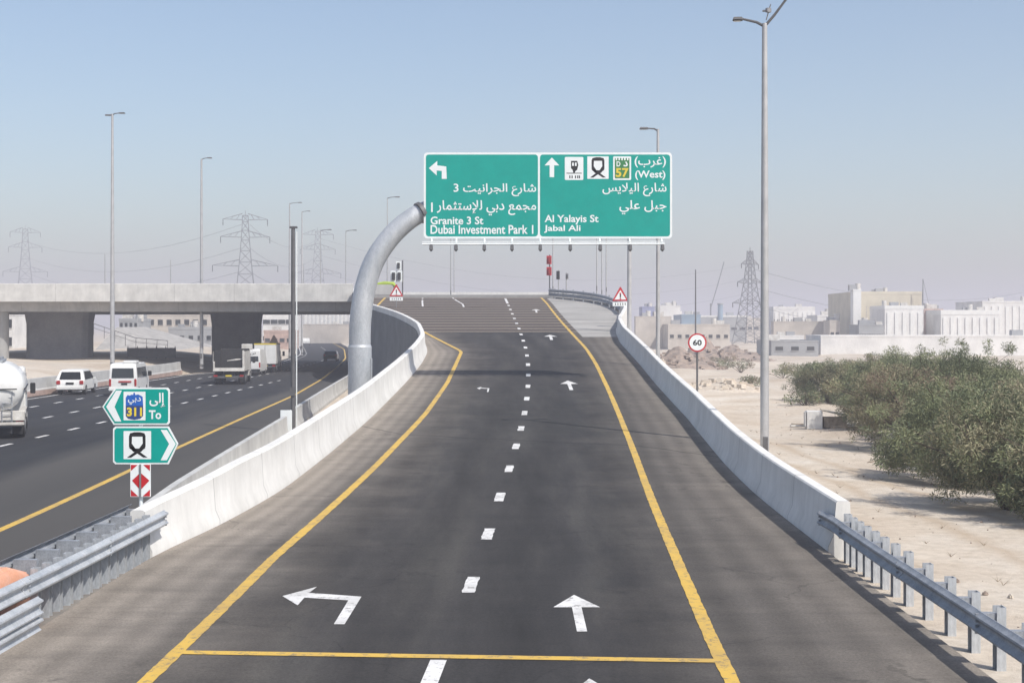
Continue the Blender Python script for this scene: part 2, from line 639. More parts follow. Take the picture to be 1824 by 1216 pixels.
# ------------------------------------------------------------------ shape of the ramp and the motorway
ZT = [(-40, .3), (14, .3), (24.9, .37), (30.35, .47), (35.8, .59), (41.25, .75), (46.7, .95), (52.15, 1.12), (57.6, 1.34), (63, 1.65), (68.5, 1.94),
      (74, 2.3), (79.4, 2.68), (84.85, 3.07), (90.3, 3.45), (95.75, 3.81), (101.2, 4.19), (106.65, 4.6), (112.1, 4.97), (117.55, 5.38), (123, 5.8),
      (128.45, 6.22), (133.9, 6.66), (142, 7.24), (148, 7.68), (152, 7.86), (158, 7.95), (260, 7.95)]
CT = [(-40, -3.6), (18.4, -.98), (24.9, -.69), (35.8, -.3), (46.7, .14), (57.6, .51), (68.5, .76), (79.4, .89), (90.3, .85), (106.65, .52), (123, .03), (140, -.5), (150, -.8)]
LT = [(-40, -5.4), (18.4, -4.6), (27.6, -4.5), (33, -4.27), (42, -3.9), (57.8, -3.38), (70.4, -3.11), (87, -3.02), (88.2, -3.15), (104, -6.35), (115, -9.1), (125, -11.4), (133, -12.3), (150, -12.9)]
RT = [(-40, 1.9), (18.4, 2.74), (24.9, 3.0), (35.8, 3.4), (46.7, 3.84), (57.6, 4.21), (68.5, 4.46), (79.4, 4.6), (90.3, 4.55), (106.65, 4.05), (123, 3.6), (140, 3.2), (150, 2.85)]
WL = [(-40, -7.1), (24, -6.95), (28, -6.85), (31, -6.35), (36.7, -5.85), (45, -5.6), (55, -5.42), (63, -5.27), (71, -5.1), (80, -4.95), (87, -5.02), (92, -5.45), (98, -6.0), (104, -7.1), (110, -8.4), (115, -9.75), (121, -11.6), (128, -13.3), (136, -14.4), (147, -15.6)]
WR = [(-40, 5.95), (28, 6.12), (36, 6.05), (42, 6.15), (56, 6.7), (78, 6.95), (94, 6.95), (104, 7.35), (112, 8.3), (119, 9.0), (127, 9.1), (134, 8.5), (139, 7.4), (143.5, 5.6), (146.5, 3.4), (150, 3.4)]


def zr(y):
    return smooth_tab(ZT, y, 6)


def wl(y):
    return smooth_tab(WL, y, 2.5)


def wr(y):
    return smooth_tab(WR, y, 2.5)


def lt(y):
    return smooth_tab(LT, y, .9)


def rt(y):
    return smooth_tab(RT, y, 5)


def ct(y):
    return smooth_tab(CT, y, 5)


def shift(y):
    """how far the motorway has bent to the left at distance y"""
    d = y - 150
    if d <= 0:
        return 0.0
    return -(.15 / 220) * d * d if d < 110 else -8.25 - .15 * (d - 110)


MYT = [(-40, -10.6), (34, -12), (43, -12.4), (58, -13.2), (75.6, -14), (100, -15), (130, -17), (166, -20), (215, -24.5), (300, -34.5), (600, -78), (1500, -212)]
MRT = [(-40, -7.35), (28, -7.35), (31.7, -8.0), (44.8, -8.85), (63.4, -9.85), (89, -11.4), (117, -13), (166, -18), (215, -23), (300, -33), (600, -75), (1500, -208)]


# ------------------------------------------------------------------ ground
def gz(x, y):
    z = -.06
    if x > 5.0:
        near = max(0.0, min(1.0, (60 - y) / 30))
        z = -.06 + near * .34 * max(0.0, min(1.0, (15 - x) / 7))
        k = max(0.0, min(1.0, (x - 8) / 5)) * max(0.0, min(1.0, (y + 40) / 60))
        z += k * (.16 * math.sin(x * .31 + y * .09 + 1) + .12 * math.sin(x * .13 - y * .21) + .05 * math.sin(x * 1.1 + y * .8)) * max(0.0, min(1.0, (900 - y) / 500))
    elif x < -33.2 + shift(y):
        d = -33.2 + shift(y) - x
        k = max(0.0, min(1.0, (y - 40) / 50)) * max(0.0, min(1.0, (420 - y) / 120))
        z = -.06 + k * (1.5 * (1 - math.exp(-d / 4.5)) + .15 * math.sin(x * .4 + y * .2))
    return z


xs = np.unique(np.round(np.concatenate([np.linspace(-2600, -150, 22), np.linspace(-150, -60, 20), np.linspace(-60, -31, 40), np.linspace(-31, 5, 8), np.linspace(5, 40, 60), np.linspace(40, 160, 30), np.linspace(160, 2600, 22)]), 3))
ys = np.unique(np.round(np.concatenate([np.linspace(-120, 5, 14), np.linspace(5, 130, 110), np.linspace(130, 450, 70), np.linspace(450, 4000, 40)]), 3))
g = MB()
g.v = [(x, y, gz(x, y)) for y in ys for x in xs]
nx = len(xs)
for j in range(len(ys) - 1):
    for i in range(nx - 1):
        g.f.append([j * nx + i, j * nx + i + 1, (j + 1) * nx + i + 1, (j + 1) * nx + i])
        g.m.append(0)
struct(g.build('ground', SAND, smooth=60))

# motorway
b = MB()
yy = list(np.linspace(-40, 150, 39)) + list(np.linspace(158, 1500, 100))
for y in yy:
    l = -32.4 + (0 if y < 140 else min(2.2, (y - 140) * .12)) + shift(y)
    r = smooth_tab(MRT, y, 8)
    for k in range(7):
        b.v.append((l + (r - l) * k / 6, y, 0.0))
for j in range(len(yy) - 1):
    for k in range(6):
        b.f.append([j * 7 + k, j * 7 + k + 1, (j + 1) * 7 + k + 1, (j + 1) * 7 + k])
        b.m.append(0)
struct(b.build('motorway', MOTOR))


def strip(path, wd, z=.004, zf=None, rag=0.0):
    """flat painted band along a path of (x, y)"""
    s = MB()
    wd0 = wd
    pts = []
    for i, (x, y) in enumerate(path):
        a = Vector(path[max(i - 1, 0)])
        c = Vector(path[min(i + 1, len(path) - 1)])
        d = (c - a).normalized()
        n = Vector((d.y, -d.x))
        zz = (zf(y) if zf else 0.0) + z
        wd = wd0 + rnd.uniform(-rag, rag)
        s.v.append((x - n.x * wd / 2, y - n.y * wd / 2, zz))
        s.v.append((x + n.x * wd / 2, y + n.y * wd / 2, zz))
    for i in range(len(path) - 1):
        s.f.append([2 * i, 2 * i + 1, 2 * i + 3, 2 * i + 2])
        s.m.append(0)
    return s


struct(strip([(smooth_tab(MYT, y, 6), y) for y in np.concatenate([np.arange(-40, 200, 3), np.arange(200, 900, 12)])], .22).build('motorway_yellow_line', YPAINT))
d = MB()
for lx, y0, y1 in ((-20.4, 12, 128), (-24.4, 30, 330), (-28.4, 40, 330)):
    y = y0
    while y < y1:
        s = strip([(lx + shift(q), q) for q in (y, y + 1.5)], .22)
        d.add(s.v, s.f)
        y += 4.6
struct(d.build('motorway_lane_dashes', WPAINT))
struct(strip([(-31.6 + (0 if y < 140 else min(2.2, (y - 140) * .12)) + shift(y), y) for y in np.arange(-40, 400, 4)], .18).build('motorway_median_line', WPAINT))

# ramp road
b = MB()
yy = list(np.arange(-40, 8, 4)) + list(np.arange(8, 150.01, .8))
cols = None
for y in yy:
    a0, a1, a2, a3 = wl(y), lt(y), rt(y), wr(y)
    a0 = min(a0, a1 - .05)
    if y < 27:
        a3 = max(a3, 5.9)
    row = []
    for k in range(4):
        row.append((a0 + (a1 - a0) * k / 4, k / 4))
    for k in range(10):
        row.append((a1 + (a2 - a1) * k / 10, 1 + k / 10))
    for k in range(5):
        row.append((a2 + (a3 - a2) * k / 4, 2 + k / 4))
    cols = len(row)
    for x, u in row:
        b.v.append((x, y, zr(y)))
uvs = []
us = [k / 4 for k in range(4)] + [1 + k / 10 for k in range(10)] + [2 + k / 4 for k in range(5)]
for j in range(len(yy) - 1):
    for k in range(cols - 1):
        fi = len(b.f)
        b.f.append([j * cols + k, j * cols + k + 1, (j + 1) * cols + k + 1, (j + 1) * cols + k])
        b.m.append(0)
        b.uv[fi] = [(us[k], yy[j]), (us[k + 1], yy[j]), (us[k + 1], yy[j + 1]), (us[k], yy[j + 1])]
struct(b.build('ramp_road', ASPH, smooth=60))
# edge of the slab where there is no wall
s = MB()
s.sweep([(0, 0), (.12, -.01), (.12, -.5), (0, -.5)], [(5.93, y, zr(y) - .003) for y in np.arange(-40, 29, 2)], uv=True)
s.sweep([(0, 0), (-.2, -.01), (-.2, -.5), (0, -.5)], [(wl(y) - .0, y, zr(y) - .003) for y in np.arange(-40, 28, 2)], uv=True)
struct(s.build('ramp_kerb', M('dusty_kerb', (.26, .235, .205), .9, var=.2, world=True)))
# pale concrete apron beside the right line near the top
s = MB()
yl = list(np.arange(99, 147, 1.0))
for y in yl:
    x0, x1 = rt(y) + .5, wr(y) - .02
    x0 = min(x0, x1 - .05)
    for k in range(5):
        s.v.append((x0 + (x1 - x0) * k / 4, y, zr(y) + .004))
for j in range(len(yl) - 1):
    for k in range(4):
        s.f.append([j * 5 + k, j * 5 + k + 1, (j + 1) * 5 + k + 1, (j + 1) * 5 + k])
        s.m.append(0)
struct(s.build('ramp_apron', M('dusty_apron', (.4, .385, .36), .9, var=.2, scale=.5, c2=(.29, .28, .26), world=True, stretch=(.3, 1, 1)), smooth=60))

Z6 = lambda y: zr(y)
struct(strip([(lt(y) + rnd.uniform(-.005, .005), y) for y in np.concatenate([np.arange(-20, 14, 1), np.arange(14, 60, .16), np.arange(60, 149, .5)])], .2, .008, zr, .013).build('ramp_left_yellow_line', YPAINT))
struct(strip([(rt(y) + rnd.uniform(-.005, .005), y) for y in np.concatenate([np.arange(-20, 14, 1), np.arange(14, 60, .16), np.arange(60, 149, .5)])], .2, .008, zr, .013).build('ramp_right_yellow_line', YPAINT))
q = MB()
for i, Yd in enumerate(24.9 + 5.45 * np.arange(0, 21)):
    L = .72
    s = strip([(ct(t) + rnd.uniform(-.01, .01), t) for t in np.linspace(Yd - L + rnd.uniform(-.05, .05), Yd + L + rnd.uniform(-.05, .05), 9)], .22, .008, zr, .02)
    q.add(s.v, s.f)
s = strip([(ct(t), t) for t in np.arange(137, 147, 1)], .22, .008, zr)
q.add(s.v, s.f)
s = strip([(ct(t) - .05, t) for t in (14.0, 16.5, 19.5)], .22, .008, zr)
q.add(s.v, s.f)
struct(q.build('ramp_lane_dashes', WPAINT))
# yellow band across the lanes
s = MB()
Ya, Yb = 19.95, 19.45
for k in range(13):
    x = lt(20.2) + (rt(19.3) - lt(20.2)) * k / 12
    y = Ya + (Yb - Ya) * k / 12
    s.v += [(x, y - .11, zr(y) + .008), (x, y + .11, zr(y) + .008)]
for k in range(12):
    s.f.append([2 * k, 2 * k + 2, 2 * k + 3, 2 * k + 1])
    s.m.append(0)
struct(s.build('ramp_cross_line', YPAINT))
# the thin pale rumble line where the brown surfacing starts, stop bars and lane lines at the top
s = MB()
for y, x0, x1, wd in ((103.3, lt(103.3) + .4, rt(103.3) - .2, .16), (105.6, lt(105.6) + .3, rt(105.6), .12),
                      (131.6, -9.2, -6.6, .3), (131.6, -4.5, -2.2, .3), (131.3, -12.0, -9.8, .26)):
    s.add([(x0, y - wd / 2, zr(y) + .008), (x1, y - wd / 2, zr(y) + .008), (x1, y + wd / 2, zr(y) + .008), (x0, y + wd / 2, zr(y) + .008)], [(0, 1, 2, 3)])
for pth in ([(-8.1, 132.5), (-8.6, 140), (-9.0, 147)], [(-4.35, 131.8), (-4.6, 136), (-5.4, 142), (-6.0, 147.5)]):
    k = strip(pth, .16, .008, zr)
    s.add(k.v, k.f)
struct(s.build('ramp_stop_lines', WPAINT))


def arrow_mark(poly, cx, cy, name='ramp_arrow', sx=1.0, sy=1.0):
    s = MB()
    bm = bmesh.new()
    vs = [bm.verts.new((cx + a * sx, cy + c * sy, 0)) for a, c in poly]
    bm.faces.new(vs)
    bm.normal_update()
    bmesh.ops.triangulate(bm, faces=bm.faces)
    bm.verts.index_update()
    pts = [v.co.copy() for v in bm.verts]
    fs = [[v.index for v in f.verts] for f in bm.faces]
    bm.free()
    s.add([(p.x, p.y, zr(p.y) + .008) for p in pts], fs)
    return struct(s.build(name, WPAINT))


STRAIGHT = [(-.075, 0), (.075, 0), (.075, 1.75), (.37, 1.75), (0, 2.75), (-.37, 1.75), (-.075, 1.75)]
arrow_mark(STRAIGHT, 1.02, 21.25)
arrow_mark(STRAIGHT, .98, 15.75)
arrow_mark(STRAIGHT, 2.72, 66.8, sx=1.15, sy=1.6)
arrow_mark(STRAIGHT, 2.62, 96.4, sx=1.3, sy=1.6)
arrow_mark(STRAIGHT, 2.1, 124.5, sx=1.1, sy=1.6)
LEFTA = [(-.075, 0), (.085, 0), (.12, 2.1), (-.78, 2.42), (-.72, 2.95), (-1.18, 2.15), (-.82, 1.4), (-.8, 2.02), (-.06, 1.8)]
arrow_mark(LEFTA, -2.58, 21.75)
arrow_mark(LEFTA, -1.1, 65.9, sx=.45, sy=.8)


# ------------------------------------------------------------------ concrete walls and barriers
def wall_path(fx, y0, y1, st=1.0):
    return [(fx(y), y, 0) for y in np.arange(y0, y1 + .01, st)]


def parapet(name, label, fx, y0, y1, hf, sgn, matl, base=-.3, taper_end=True):
    """wall with its inner foot on the road edge; sgn +1 puts the thickness on the right of travel"""
    ysl = [float(y) for y in np.arange(y0, y1 + .01, 1.0)]
    pth = [(fx(y), y, 0) for y in ysl]

    def prof(i):
        z = zr(ysl[i])
        h = hf(ysl[i])
        k = sgn
        p = [(k * .0, z - .05), (k * .0, z + .1), (k * .10, z + .32), (k * .15, z + h - .03), (k * .18, z + h), (k * .39, z + h), (k * .42, z + h - .03), (k * .45, z + .05), (k * .47, base)]
        p.append((k * .05, base))
        return p
    m = MB()
    m.sweep(prof, pth, uv=True)
    o = m.build(name, matl, smooth=28)
    return tag(o, label, 'parapet wall')


parapet('parapet_wall', 'sunlit white concrete parapet along the left side of the ramp', wl, 27.6, 147, lambda y: tab([(27, .86), (34, 1.12), (45, 1.2), (80, 1.15), (95, 1.05), (147, 1.0)], y), -1, CONC)
parapet('parapet_wall', 'shaded grey concrete parapet along the right side of the ramp', wr, 28.2, 121, lambda y: tab([(28, .98), (40, 1.02), (90, 1.05), (121, 1.0)], y), 1, CONC)


lw = bpy.data.objects['parapet_wall']
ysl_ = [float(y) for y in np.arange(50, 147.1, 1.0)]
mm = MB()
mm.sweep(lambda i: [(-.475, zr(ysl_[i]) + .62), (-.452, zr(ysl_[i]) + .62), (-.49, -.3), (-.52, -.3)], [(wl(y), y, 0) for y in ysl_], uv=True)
mm.build('shade_panel', concrete('painted_shade_grey', (.2, .205, .21), (.15, .155, .16), 6.0), lw)  # added panel; its dark grey paints shade onto the wall's outer face


def jersey(name, label, path, h, matl, cat='barrier', wd=.22):
    p = [(-wd, -.08), (-wd, .1), (-wd * .55, .3), (-.09, h), (.09, h), (wd * .55, .3), (wd, .1), (wd, -.08)]
    m = MB()
    m.sweep(p, path, uv=True)
    return tag(m.build(name, matl, smooth=25), label, cat)


BX = [(30.5, -7.9), (31.7, -8.04), (36.8, -8.45), (44.8, -8.9), (63.4, -9.88), (70.3, -10.4), (89.3, -11.5), (116.7, -13), (128, -14.2)]
jersey('concrete_barrier', 'pale concrete barrier between motorway and ramp, from the arrow signs to the dark post', [(tab(BX, y), y, 0) for y in np.linspace(30.5, 63.6, 24)], .86, CONC_M)
jersey('concrete_barrier', 'pale concrete barrier between motorway and ramp, behind the curved gantry column', [(tab(BX, y), y, 0) for y in np.linspace(67.4, 128, 30)], .9, CONC_M)
t = MB().box((-9.9, 64.0, .55), (.5, .12, 1.1), 0)
tag(t.build('marker_board', SWHITE, bevel=.01), 'upright white marker board at the barrier gap beside the dark post', 'marker board')
m = MB()
pth = [(-32.75, y, 0) for y in np.arange(-40, 139, 4)] + [(-32.9, 142, 0), (-33.3, 146, 0)]
m.sweep([(.28, -.1), (.28, .42), (.2, .48), (.14, 1.2), (-.14, 1.2), (-.2, .48), (-.28, .42), (-.28, -.1)], pth, uv=True)
m2 = MB()
m2.sweep([(.315, .02), (.315, .36), (.285, .36), (.285, .02)], pth)
o = tag(m.build('median_wall', CONC_M, smooth=25), 'long pale concrete wall along the far left edge of the motorway', 'barrier')
m2.build('painted_band', PINK, o)

# ------------------------------------------------------------------ bridge
br = thing('bridge', 'grey concrete road bridge crossing over the motorway on broad piers', 'bridge', (-40, 148, 0))
DZ = 7.95


def loc(p, o=br):
    return tuple(Vector(p) - o.location)


m = MB()
pth = [loc((x, 147.4, DZ)) for x in np.linspace(-130, -16.0, 30)]
m.sweep([(0, -.75), (0, 1.08), (.06, 1.12), (.34, 1.12), (.4, 1.08), (.46, .15), (.46, -.75)][::-1] if False else [(.4, -.72), (.4, 1.06), (.36, 1.1), (.06, 1.1), (0, 1.06), (-.1, .1), (-.1, -.72)], pth, uv=True)
m.build('parapet', CONC_B, br, smooth=25)
m = MB()
m.box(loc((-61.2, 170, DZ - .32)), (140.4, 44.6, .6))
m.build('deck', CONC_G, br)
m = MB()
pth = [loc((x, 193, DZ)) for x in np.linspace(-130, 9, 30)]
m.sweep([(.2, -.4), (.15, 1.28), (-.15, 1.28), (-.2, -.4)], pth, uv=True)
m.build('far_parapet', CONC, br, smooth=25)
for yb in (149.6, 156, 162.5, 169, 175.5, 182, 189.5):
    m = MB()
    m.sweep([(-1.1, -.62), (1.1, -.62), (.8, -1.7), (-.8, -1.7)], [loc((x, yb, DZ)) for x in (-130, -100, -60, -15.8)], uv=True)
    m.build('girder', CONC_G, br)
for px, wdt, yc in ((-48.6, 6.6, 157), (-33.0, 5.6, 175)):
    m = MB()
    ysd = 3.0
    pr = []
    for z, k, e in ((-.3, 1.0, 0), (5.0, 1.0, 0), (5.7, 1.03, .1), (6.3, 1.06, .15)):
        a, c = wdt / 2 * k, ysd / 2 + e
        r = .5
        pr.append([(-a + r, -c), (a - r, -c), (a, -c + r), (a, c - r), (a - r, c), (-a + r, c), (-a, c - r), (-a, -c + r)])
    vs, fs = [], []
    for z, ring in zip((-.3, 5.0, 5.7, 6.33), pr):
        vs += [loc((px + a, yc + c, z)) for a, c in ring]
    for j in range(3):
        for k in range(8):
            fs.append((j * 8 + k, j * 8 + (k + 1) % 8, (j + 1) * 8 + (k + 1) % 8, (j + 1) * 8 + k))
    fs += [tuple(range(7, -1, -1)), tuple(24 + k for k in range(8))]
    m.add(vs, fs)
    p = m.build('pier', M('dark_pier_concrete', (.24, .24, .25), .9, var=.15, scale=.5), br, smooth=30)  # one darker grey over the whole pier
m = MB()
m.tube([loc((-52.4, 149.9, -.3)), loc((-52.4, 149.9, 6.3))], .72, 16)
m.build('column', CONC_M, br, smooth=40)
m = MB()
m.box(loc((-3.6, 171.6, 3.6)), (24.0, 42.4, 7.4))
m.build('abutment', CONC_G, br)
# road surface of the junction on top of the bridge
s = MB()
s.add([(-129, 147.9, DZ + .004), (-16.1, 147.9, DZ + .004), (-16.1, 192.7, DZ + .004), (-129, 192.7, DZ + .004)], [(0, 1, 2, 3)])
s.add([(-16.1, 150.02, DZ + .004), (8.9, 150.02, DZ + .004), (8.9, 192.7, DZ + .004), (-16.1, 192.7, DZ + .004)], [(0, 1, 2, 3)])
struct(s.build('bridge_road', M('bridge_asphalt', (.08, .075, .07), .85, var=.2, scale=.5, world=True)))
m = MB()
m.box((-13.3, 152.0, DZ + .55), (2.4, 1.6, 1.1), taper=.92)
o = tag(m.build('concrete_block', CONC, bevel=.08), 'pale concrete end block under the lime cover, left end of the ramp top', 'concrete block')
m = MB()
m.tube([(-12.1, 151.2, DZ + .95), (-12.3, 151.5, DZ + 1.15), (-13.3, 151.8, DZ + 1.22), (-14.2, 151.9, DZ + 1.15)], [.12, .24, .24, .14], 10)
tag(m.build('crash_cushion', LIME, smooth=40), 'lime yellow padded cover lying on the pale concrete block', 'crash cushion')


# ------------------------------------------------------------------ guard rails
WB = [(0, 0), (.015, .02), (.075, .05), (.08, .075), (.015, .13), (.005, .155), (.015, .18), (.08, .235), (.075, .26), (.015, .29), (0, .31)]


def beam_prof(sgn, z0):
    a = [(sgn * (d + .008), z0 + h) for d, h in WB]
    c = [(sgn * d - sgn * .004, z0 + h) for d, h in reversed(WB)]
    return a + c


def lapped(m, sgn, z0, pth, n=4):
    """beam made of lengths that lap over each other, with bolt heads at each lap"""
    i = 0
    k = 0
    while i < len(pth) - 1:
        j = min(i + n, len(pth) - 1)
        seg = [Vector(p) for p in pth[i:j + 1]]
        if j < len(pth) - 1:
            seg.append(seg[-1] + (Vector(pth[j + 1]) - seg[-1]) * .3)
        off = .012 if k % 2 else 0.0
        pr = [(a + sgn * off, c_) for a, c_ in beam_prof(sgn, z0)]
        m.sweep(pr, seg)
        e = seg[-1]
        for h_ in (.04, .12, .19, .27):
            m.box((e.x + sgn * (.05 + off), e.y - .1, e.z + z0 + h_), (.05, .035, .035))
        i = j
        k += 1


def post_mesh(h=1.0, wd=.15, dp=.1, t=.012, below=.35):
    m = MB()
    m.box((0, 0, (h - below) / 2), (t, wd, h + below))
    m.box((-dp / 2, wd / 2, (h - below) / 2), (dp, t, h + below))
    m.box((-dp / 2, -wd / 2, (h - below) / 2), (dp, t, h + below))
    return m


def block_mesh(z0=.5, h=.34, dp=.14):
    m = MB()
    m.box((0, 0, z0 + h / 2), (dp, .12, h))
    return m


# right, near the camera: rail faces the road, posts behind it
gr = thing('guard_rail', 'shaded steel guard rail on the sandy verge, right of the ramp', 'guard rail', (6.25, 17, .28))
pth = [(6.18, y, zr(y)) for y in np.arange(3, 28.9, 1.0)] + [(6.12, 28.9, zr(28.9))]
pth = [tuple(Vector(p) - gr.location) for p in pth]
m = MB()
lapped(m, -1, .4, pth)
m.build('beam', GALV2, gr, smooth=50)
pm = post_mesh(.81, .16, .12)
proto = None
for y in [28.3, 27.85, 27.4, 26.9, 26.35, 25.75, 25.1, 24.4, 23.6, 22.5, 21.35, 20.25, 19.2, 18.1, 17.0, 15.9, 14.8, 13.7]:
    if proto is None:
        proto = pm.build('post', GALV, gr)
        p = proto
    else:
        p = proto.copy()
        COL.objects.link(p)
        p.parent = gr
    p.location = Vector((6.47, y, zr(y) - .03)) - gr.location
bproto = None
for y in [28.3, 27.4, 26.35, 25.1, 23.6, 22.5, 21.35, 20.25, 19.2, 18.1, 17.0]:
    if bproto is None:
        bproto = block_mesh(.42, .3, .2).build('spacer', GALV2, gr)
        p = bproto
    else:
        p = bproto.copy()
        COL.objects.link(p)
        p.parent = gr
    p.location = Vector((6.29, y, zr(y) - .02)) - gr.location

# left, near the camera: two beams on shared posts
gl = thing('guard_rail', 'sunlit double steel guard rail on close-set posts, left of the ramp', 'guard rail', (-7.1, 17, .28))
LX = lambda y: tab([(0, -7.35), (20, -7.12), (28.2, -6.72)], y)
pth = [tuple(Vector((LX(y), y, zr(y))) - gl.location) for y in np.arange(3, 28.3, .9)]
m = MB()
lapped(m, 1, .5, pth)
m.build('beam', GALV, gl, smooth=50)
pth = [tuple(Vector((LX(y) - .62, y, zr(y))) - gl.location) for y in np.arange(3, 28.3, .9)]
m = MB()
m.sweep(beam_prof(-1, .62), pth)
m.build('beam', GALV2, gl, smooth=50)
pth = [tuple(Vector((LX(y) + .1, y, zr(y))) - gl.location) for y in np.arange(3, 22.2, .8)]
m = MB()
m.sweep(beam_prof(1, .18), pth)
m.sweep(beam_prof(1, -.1), pth)
m.build('lower_beam', GALV, gl, smooth=50)
pm = post_mesh(.84, .15, .11)
proto = None
for k, y in enumerate(list(np.arange(21.9, 27.6, .46))):
    if proto is None:
        proto = pm.build('post', GALV, gl)
        p = proto
    else:
        p = proto.copy()
        COL.objects.link(p)
        p.parent = gl
    p.location = Vector((LX(y) - .17, y, zr(y) - .02)) - gl.location
    p.rotation_euler = (0, 0, R(180))
bproto = None
for y in np.arange(22.3, 28, .92):
    if bproto is None:
        bproto = block_mesh(.6, .3, .36).build('spacer', GALV2, gl)
        p = bproto
    else:
        p = bproto.copy()
        COL.objects.link(p)
        p.parent = gl
    p.location = Vector((LX(y) - .42, y, zr(y) - .02)) - gl.location

# at the top of the ramp, round the right-hand bend
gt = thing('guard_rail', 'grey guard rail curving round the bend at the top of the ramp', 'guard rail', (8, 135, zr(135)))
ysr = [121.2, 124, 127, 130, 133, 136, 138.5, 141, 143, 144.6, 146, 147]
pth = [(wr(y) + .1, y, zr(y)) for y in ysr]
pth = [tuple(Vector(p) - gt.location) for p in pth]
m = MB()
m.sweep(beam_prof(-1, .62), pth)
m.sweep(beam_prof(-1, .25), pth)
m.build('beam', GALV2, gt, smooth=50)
pm = post_mesh(1.0, .16, .12)
proto = None
for p0 in pth:
    if proto is None:
        proto = pm.build('post', GALV2, gt)
        p = proto
    else:
        p = proto.copy()
        COL.objects.link(p)
        p.parent = gt
    p.location = Vector(p0) + Vector((.25, 0, 0))
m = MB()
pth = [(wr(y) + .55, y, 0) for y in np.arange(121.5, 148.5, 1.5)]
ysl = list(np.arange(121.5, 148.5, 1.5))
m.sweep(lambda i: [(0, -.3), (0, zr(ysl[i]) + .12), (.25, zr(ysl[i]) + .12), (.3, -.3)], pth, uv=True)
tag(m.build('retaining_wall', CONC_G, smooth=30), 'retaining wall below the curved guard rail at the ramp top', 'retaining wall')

# orange plastic barrier behind the left rail
m = MB()
pr = [(-.24, 0), (-.23, .5), (-.22, .96), (-.15, 1.08), (.15, 1.08), (.22, .96), (.23, .5), (.24, 0)]
m.sweep(pr, [(-7.48, 18.6, .22), (-7.47, 20, .22), (-7.44, 21.2, .22), (-7.42, 22.05, .0)])
tag(m.build('plastic_barrier', ORANGE, smooth=40, bevel=.05), 'faded orange plastic barrier wedged behind the left guard rail', 'barrier')


# ------------------------------------------------------------------ lettering
FORMS = {'ا': 0xFE8D, 'أ': 0xFE83, 'إ': 0xFE87, 'ب': 0xFE8F, 'ت': 0xFE95, 'ث': 0xFE99, 'ج': 0xFE9D, 'د': 0xFEA9, 'ر': 0xFEAD, 'س': 0xFEB1,
         'ش': 0xFEB5, 'ع': 0xFEC9, 'غ': 0xFECD, 'ل': 0xFEDD, 'م': 0xFEE1, 'ن': 0xFEE5, 'ي': 0xFEF1, 'ى': 0xFEEF}
NOJOIN = set('اأإدرى')


def shape_word(s):
    out = []
    i = 0
    prev_joins = False
    while i < len(s):
        ch = s[i]
        if ch == 'ل' and i + 1 < len(s) and s[i + 1] in 'اإأ':
            base = {'ا': 0xFEFB, 'إ': 0xFEF9, 'أ': 0xFEF7}[s[i + 1]]
            out.append(chr(base + (1 if prev_joins else 0)))
            prev_joins = False
            i += 2
            continue
        if ch not in FORMS:
            out.append(ch)
            prev_joins = False
            i += 1
            continue
        nxt = i + 1 < len(s) and s[i + 1] in FORMS
        base = FORMS[ch]
        if ch in NOJOIN:
            out.append(chr(base + (1 if prev_joins else 0)))
            prev_joins = False
        else:
            if prev_joins and nxt:
                out.append(chr(base + 3))
            elif nxt:
                out.append(chr(base + 2))
            elif prev_joins:
                out.append(chr(base + 1))
            else:
                out.append(chr(base))
            prev_joins = nxt
        i += 1
    return ''.join(reversed(out))


def arabic(s):
    return ' '.join(shape_word(wd) for wd in reversed(s.split(' ')))


_tc = {}


def text_geo(s, bold=.012):
    if s in _tc:
        return _tc[s]
    c = bpy.data.curves.new('lettering', 'FONT')
    c.body = s
    c.size = 1.0
    c.resolution_u = 3
    c.offset = bold
    c.fill_mode = 'FRONT'
    o = bpy.data.objects.new('lettering', c)
    COL.objects.link(o)
    bpy.context.view_layer.update()
    dg = bpy.context.evaluated_depsgraph_get()
    me = bpy.data.meshes.new_from_object(o.evaluated_get(dg))
    vs = np.array([v.co[:] for v in me.vertices])
    fs = [list(p.vertices) for p in me.polygons]
    bpy.data.objects.remove(o)
    bpy.data.curves.remove(c)
    bpy.data.meshes.remove(me)
    _tc[s] = (vs, fs)
    return _tc[s]


def put_text(m, s, x0, x1, z0, z1, y, mi=0, align='fill', bold=.012):
    """lettering filling the box x0..x1 by z0..z1 on a plane facing the camera"""
    vs, fs = text_geo(s, bold)
    a, c = vs.min(0), vs.max(0)
    sx = (x1 - x0) / (c[0] - a[0])
    sz = (z1 - z0) / (c[1] - a[1])
    m.add([(x0 + (p[0] - a[0]) * sx, y, z0 + (p[1] - a[1]) * sz) for p in vs], fs, mi)


def rrect(x0, x1, z0, z1, r, n=4):
    pts = []
    for cx, cz, a0 in ((x1 - r, z0 + r, -90), (x1 - r, z1 - r, 0), (x0 + r, z1 - r, 90), (x0 + r, z0 + r, 180)):
        for k in range(n + 1):
            a = R(a0 + 90 * k / n)
            pts.append((cx + r * math.cos(a), cz + r * math.sin(a)))
    return pts


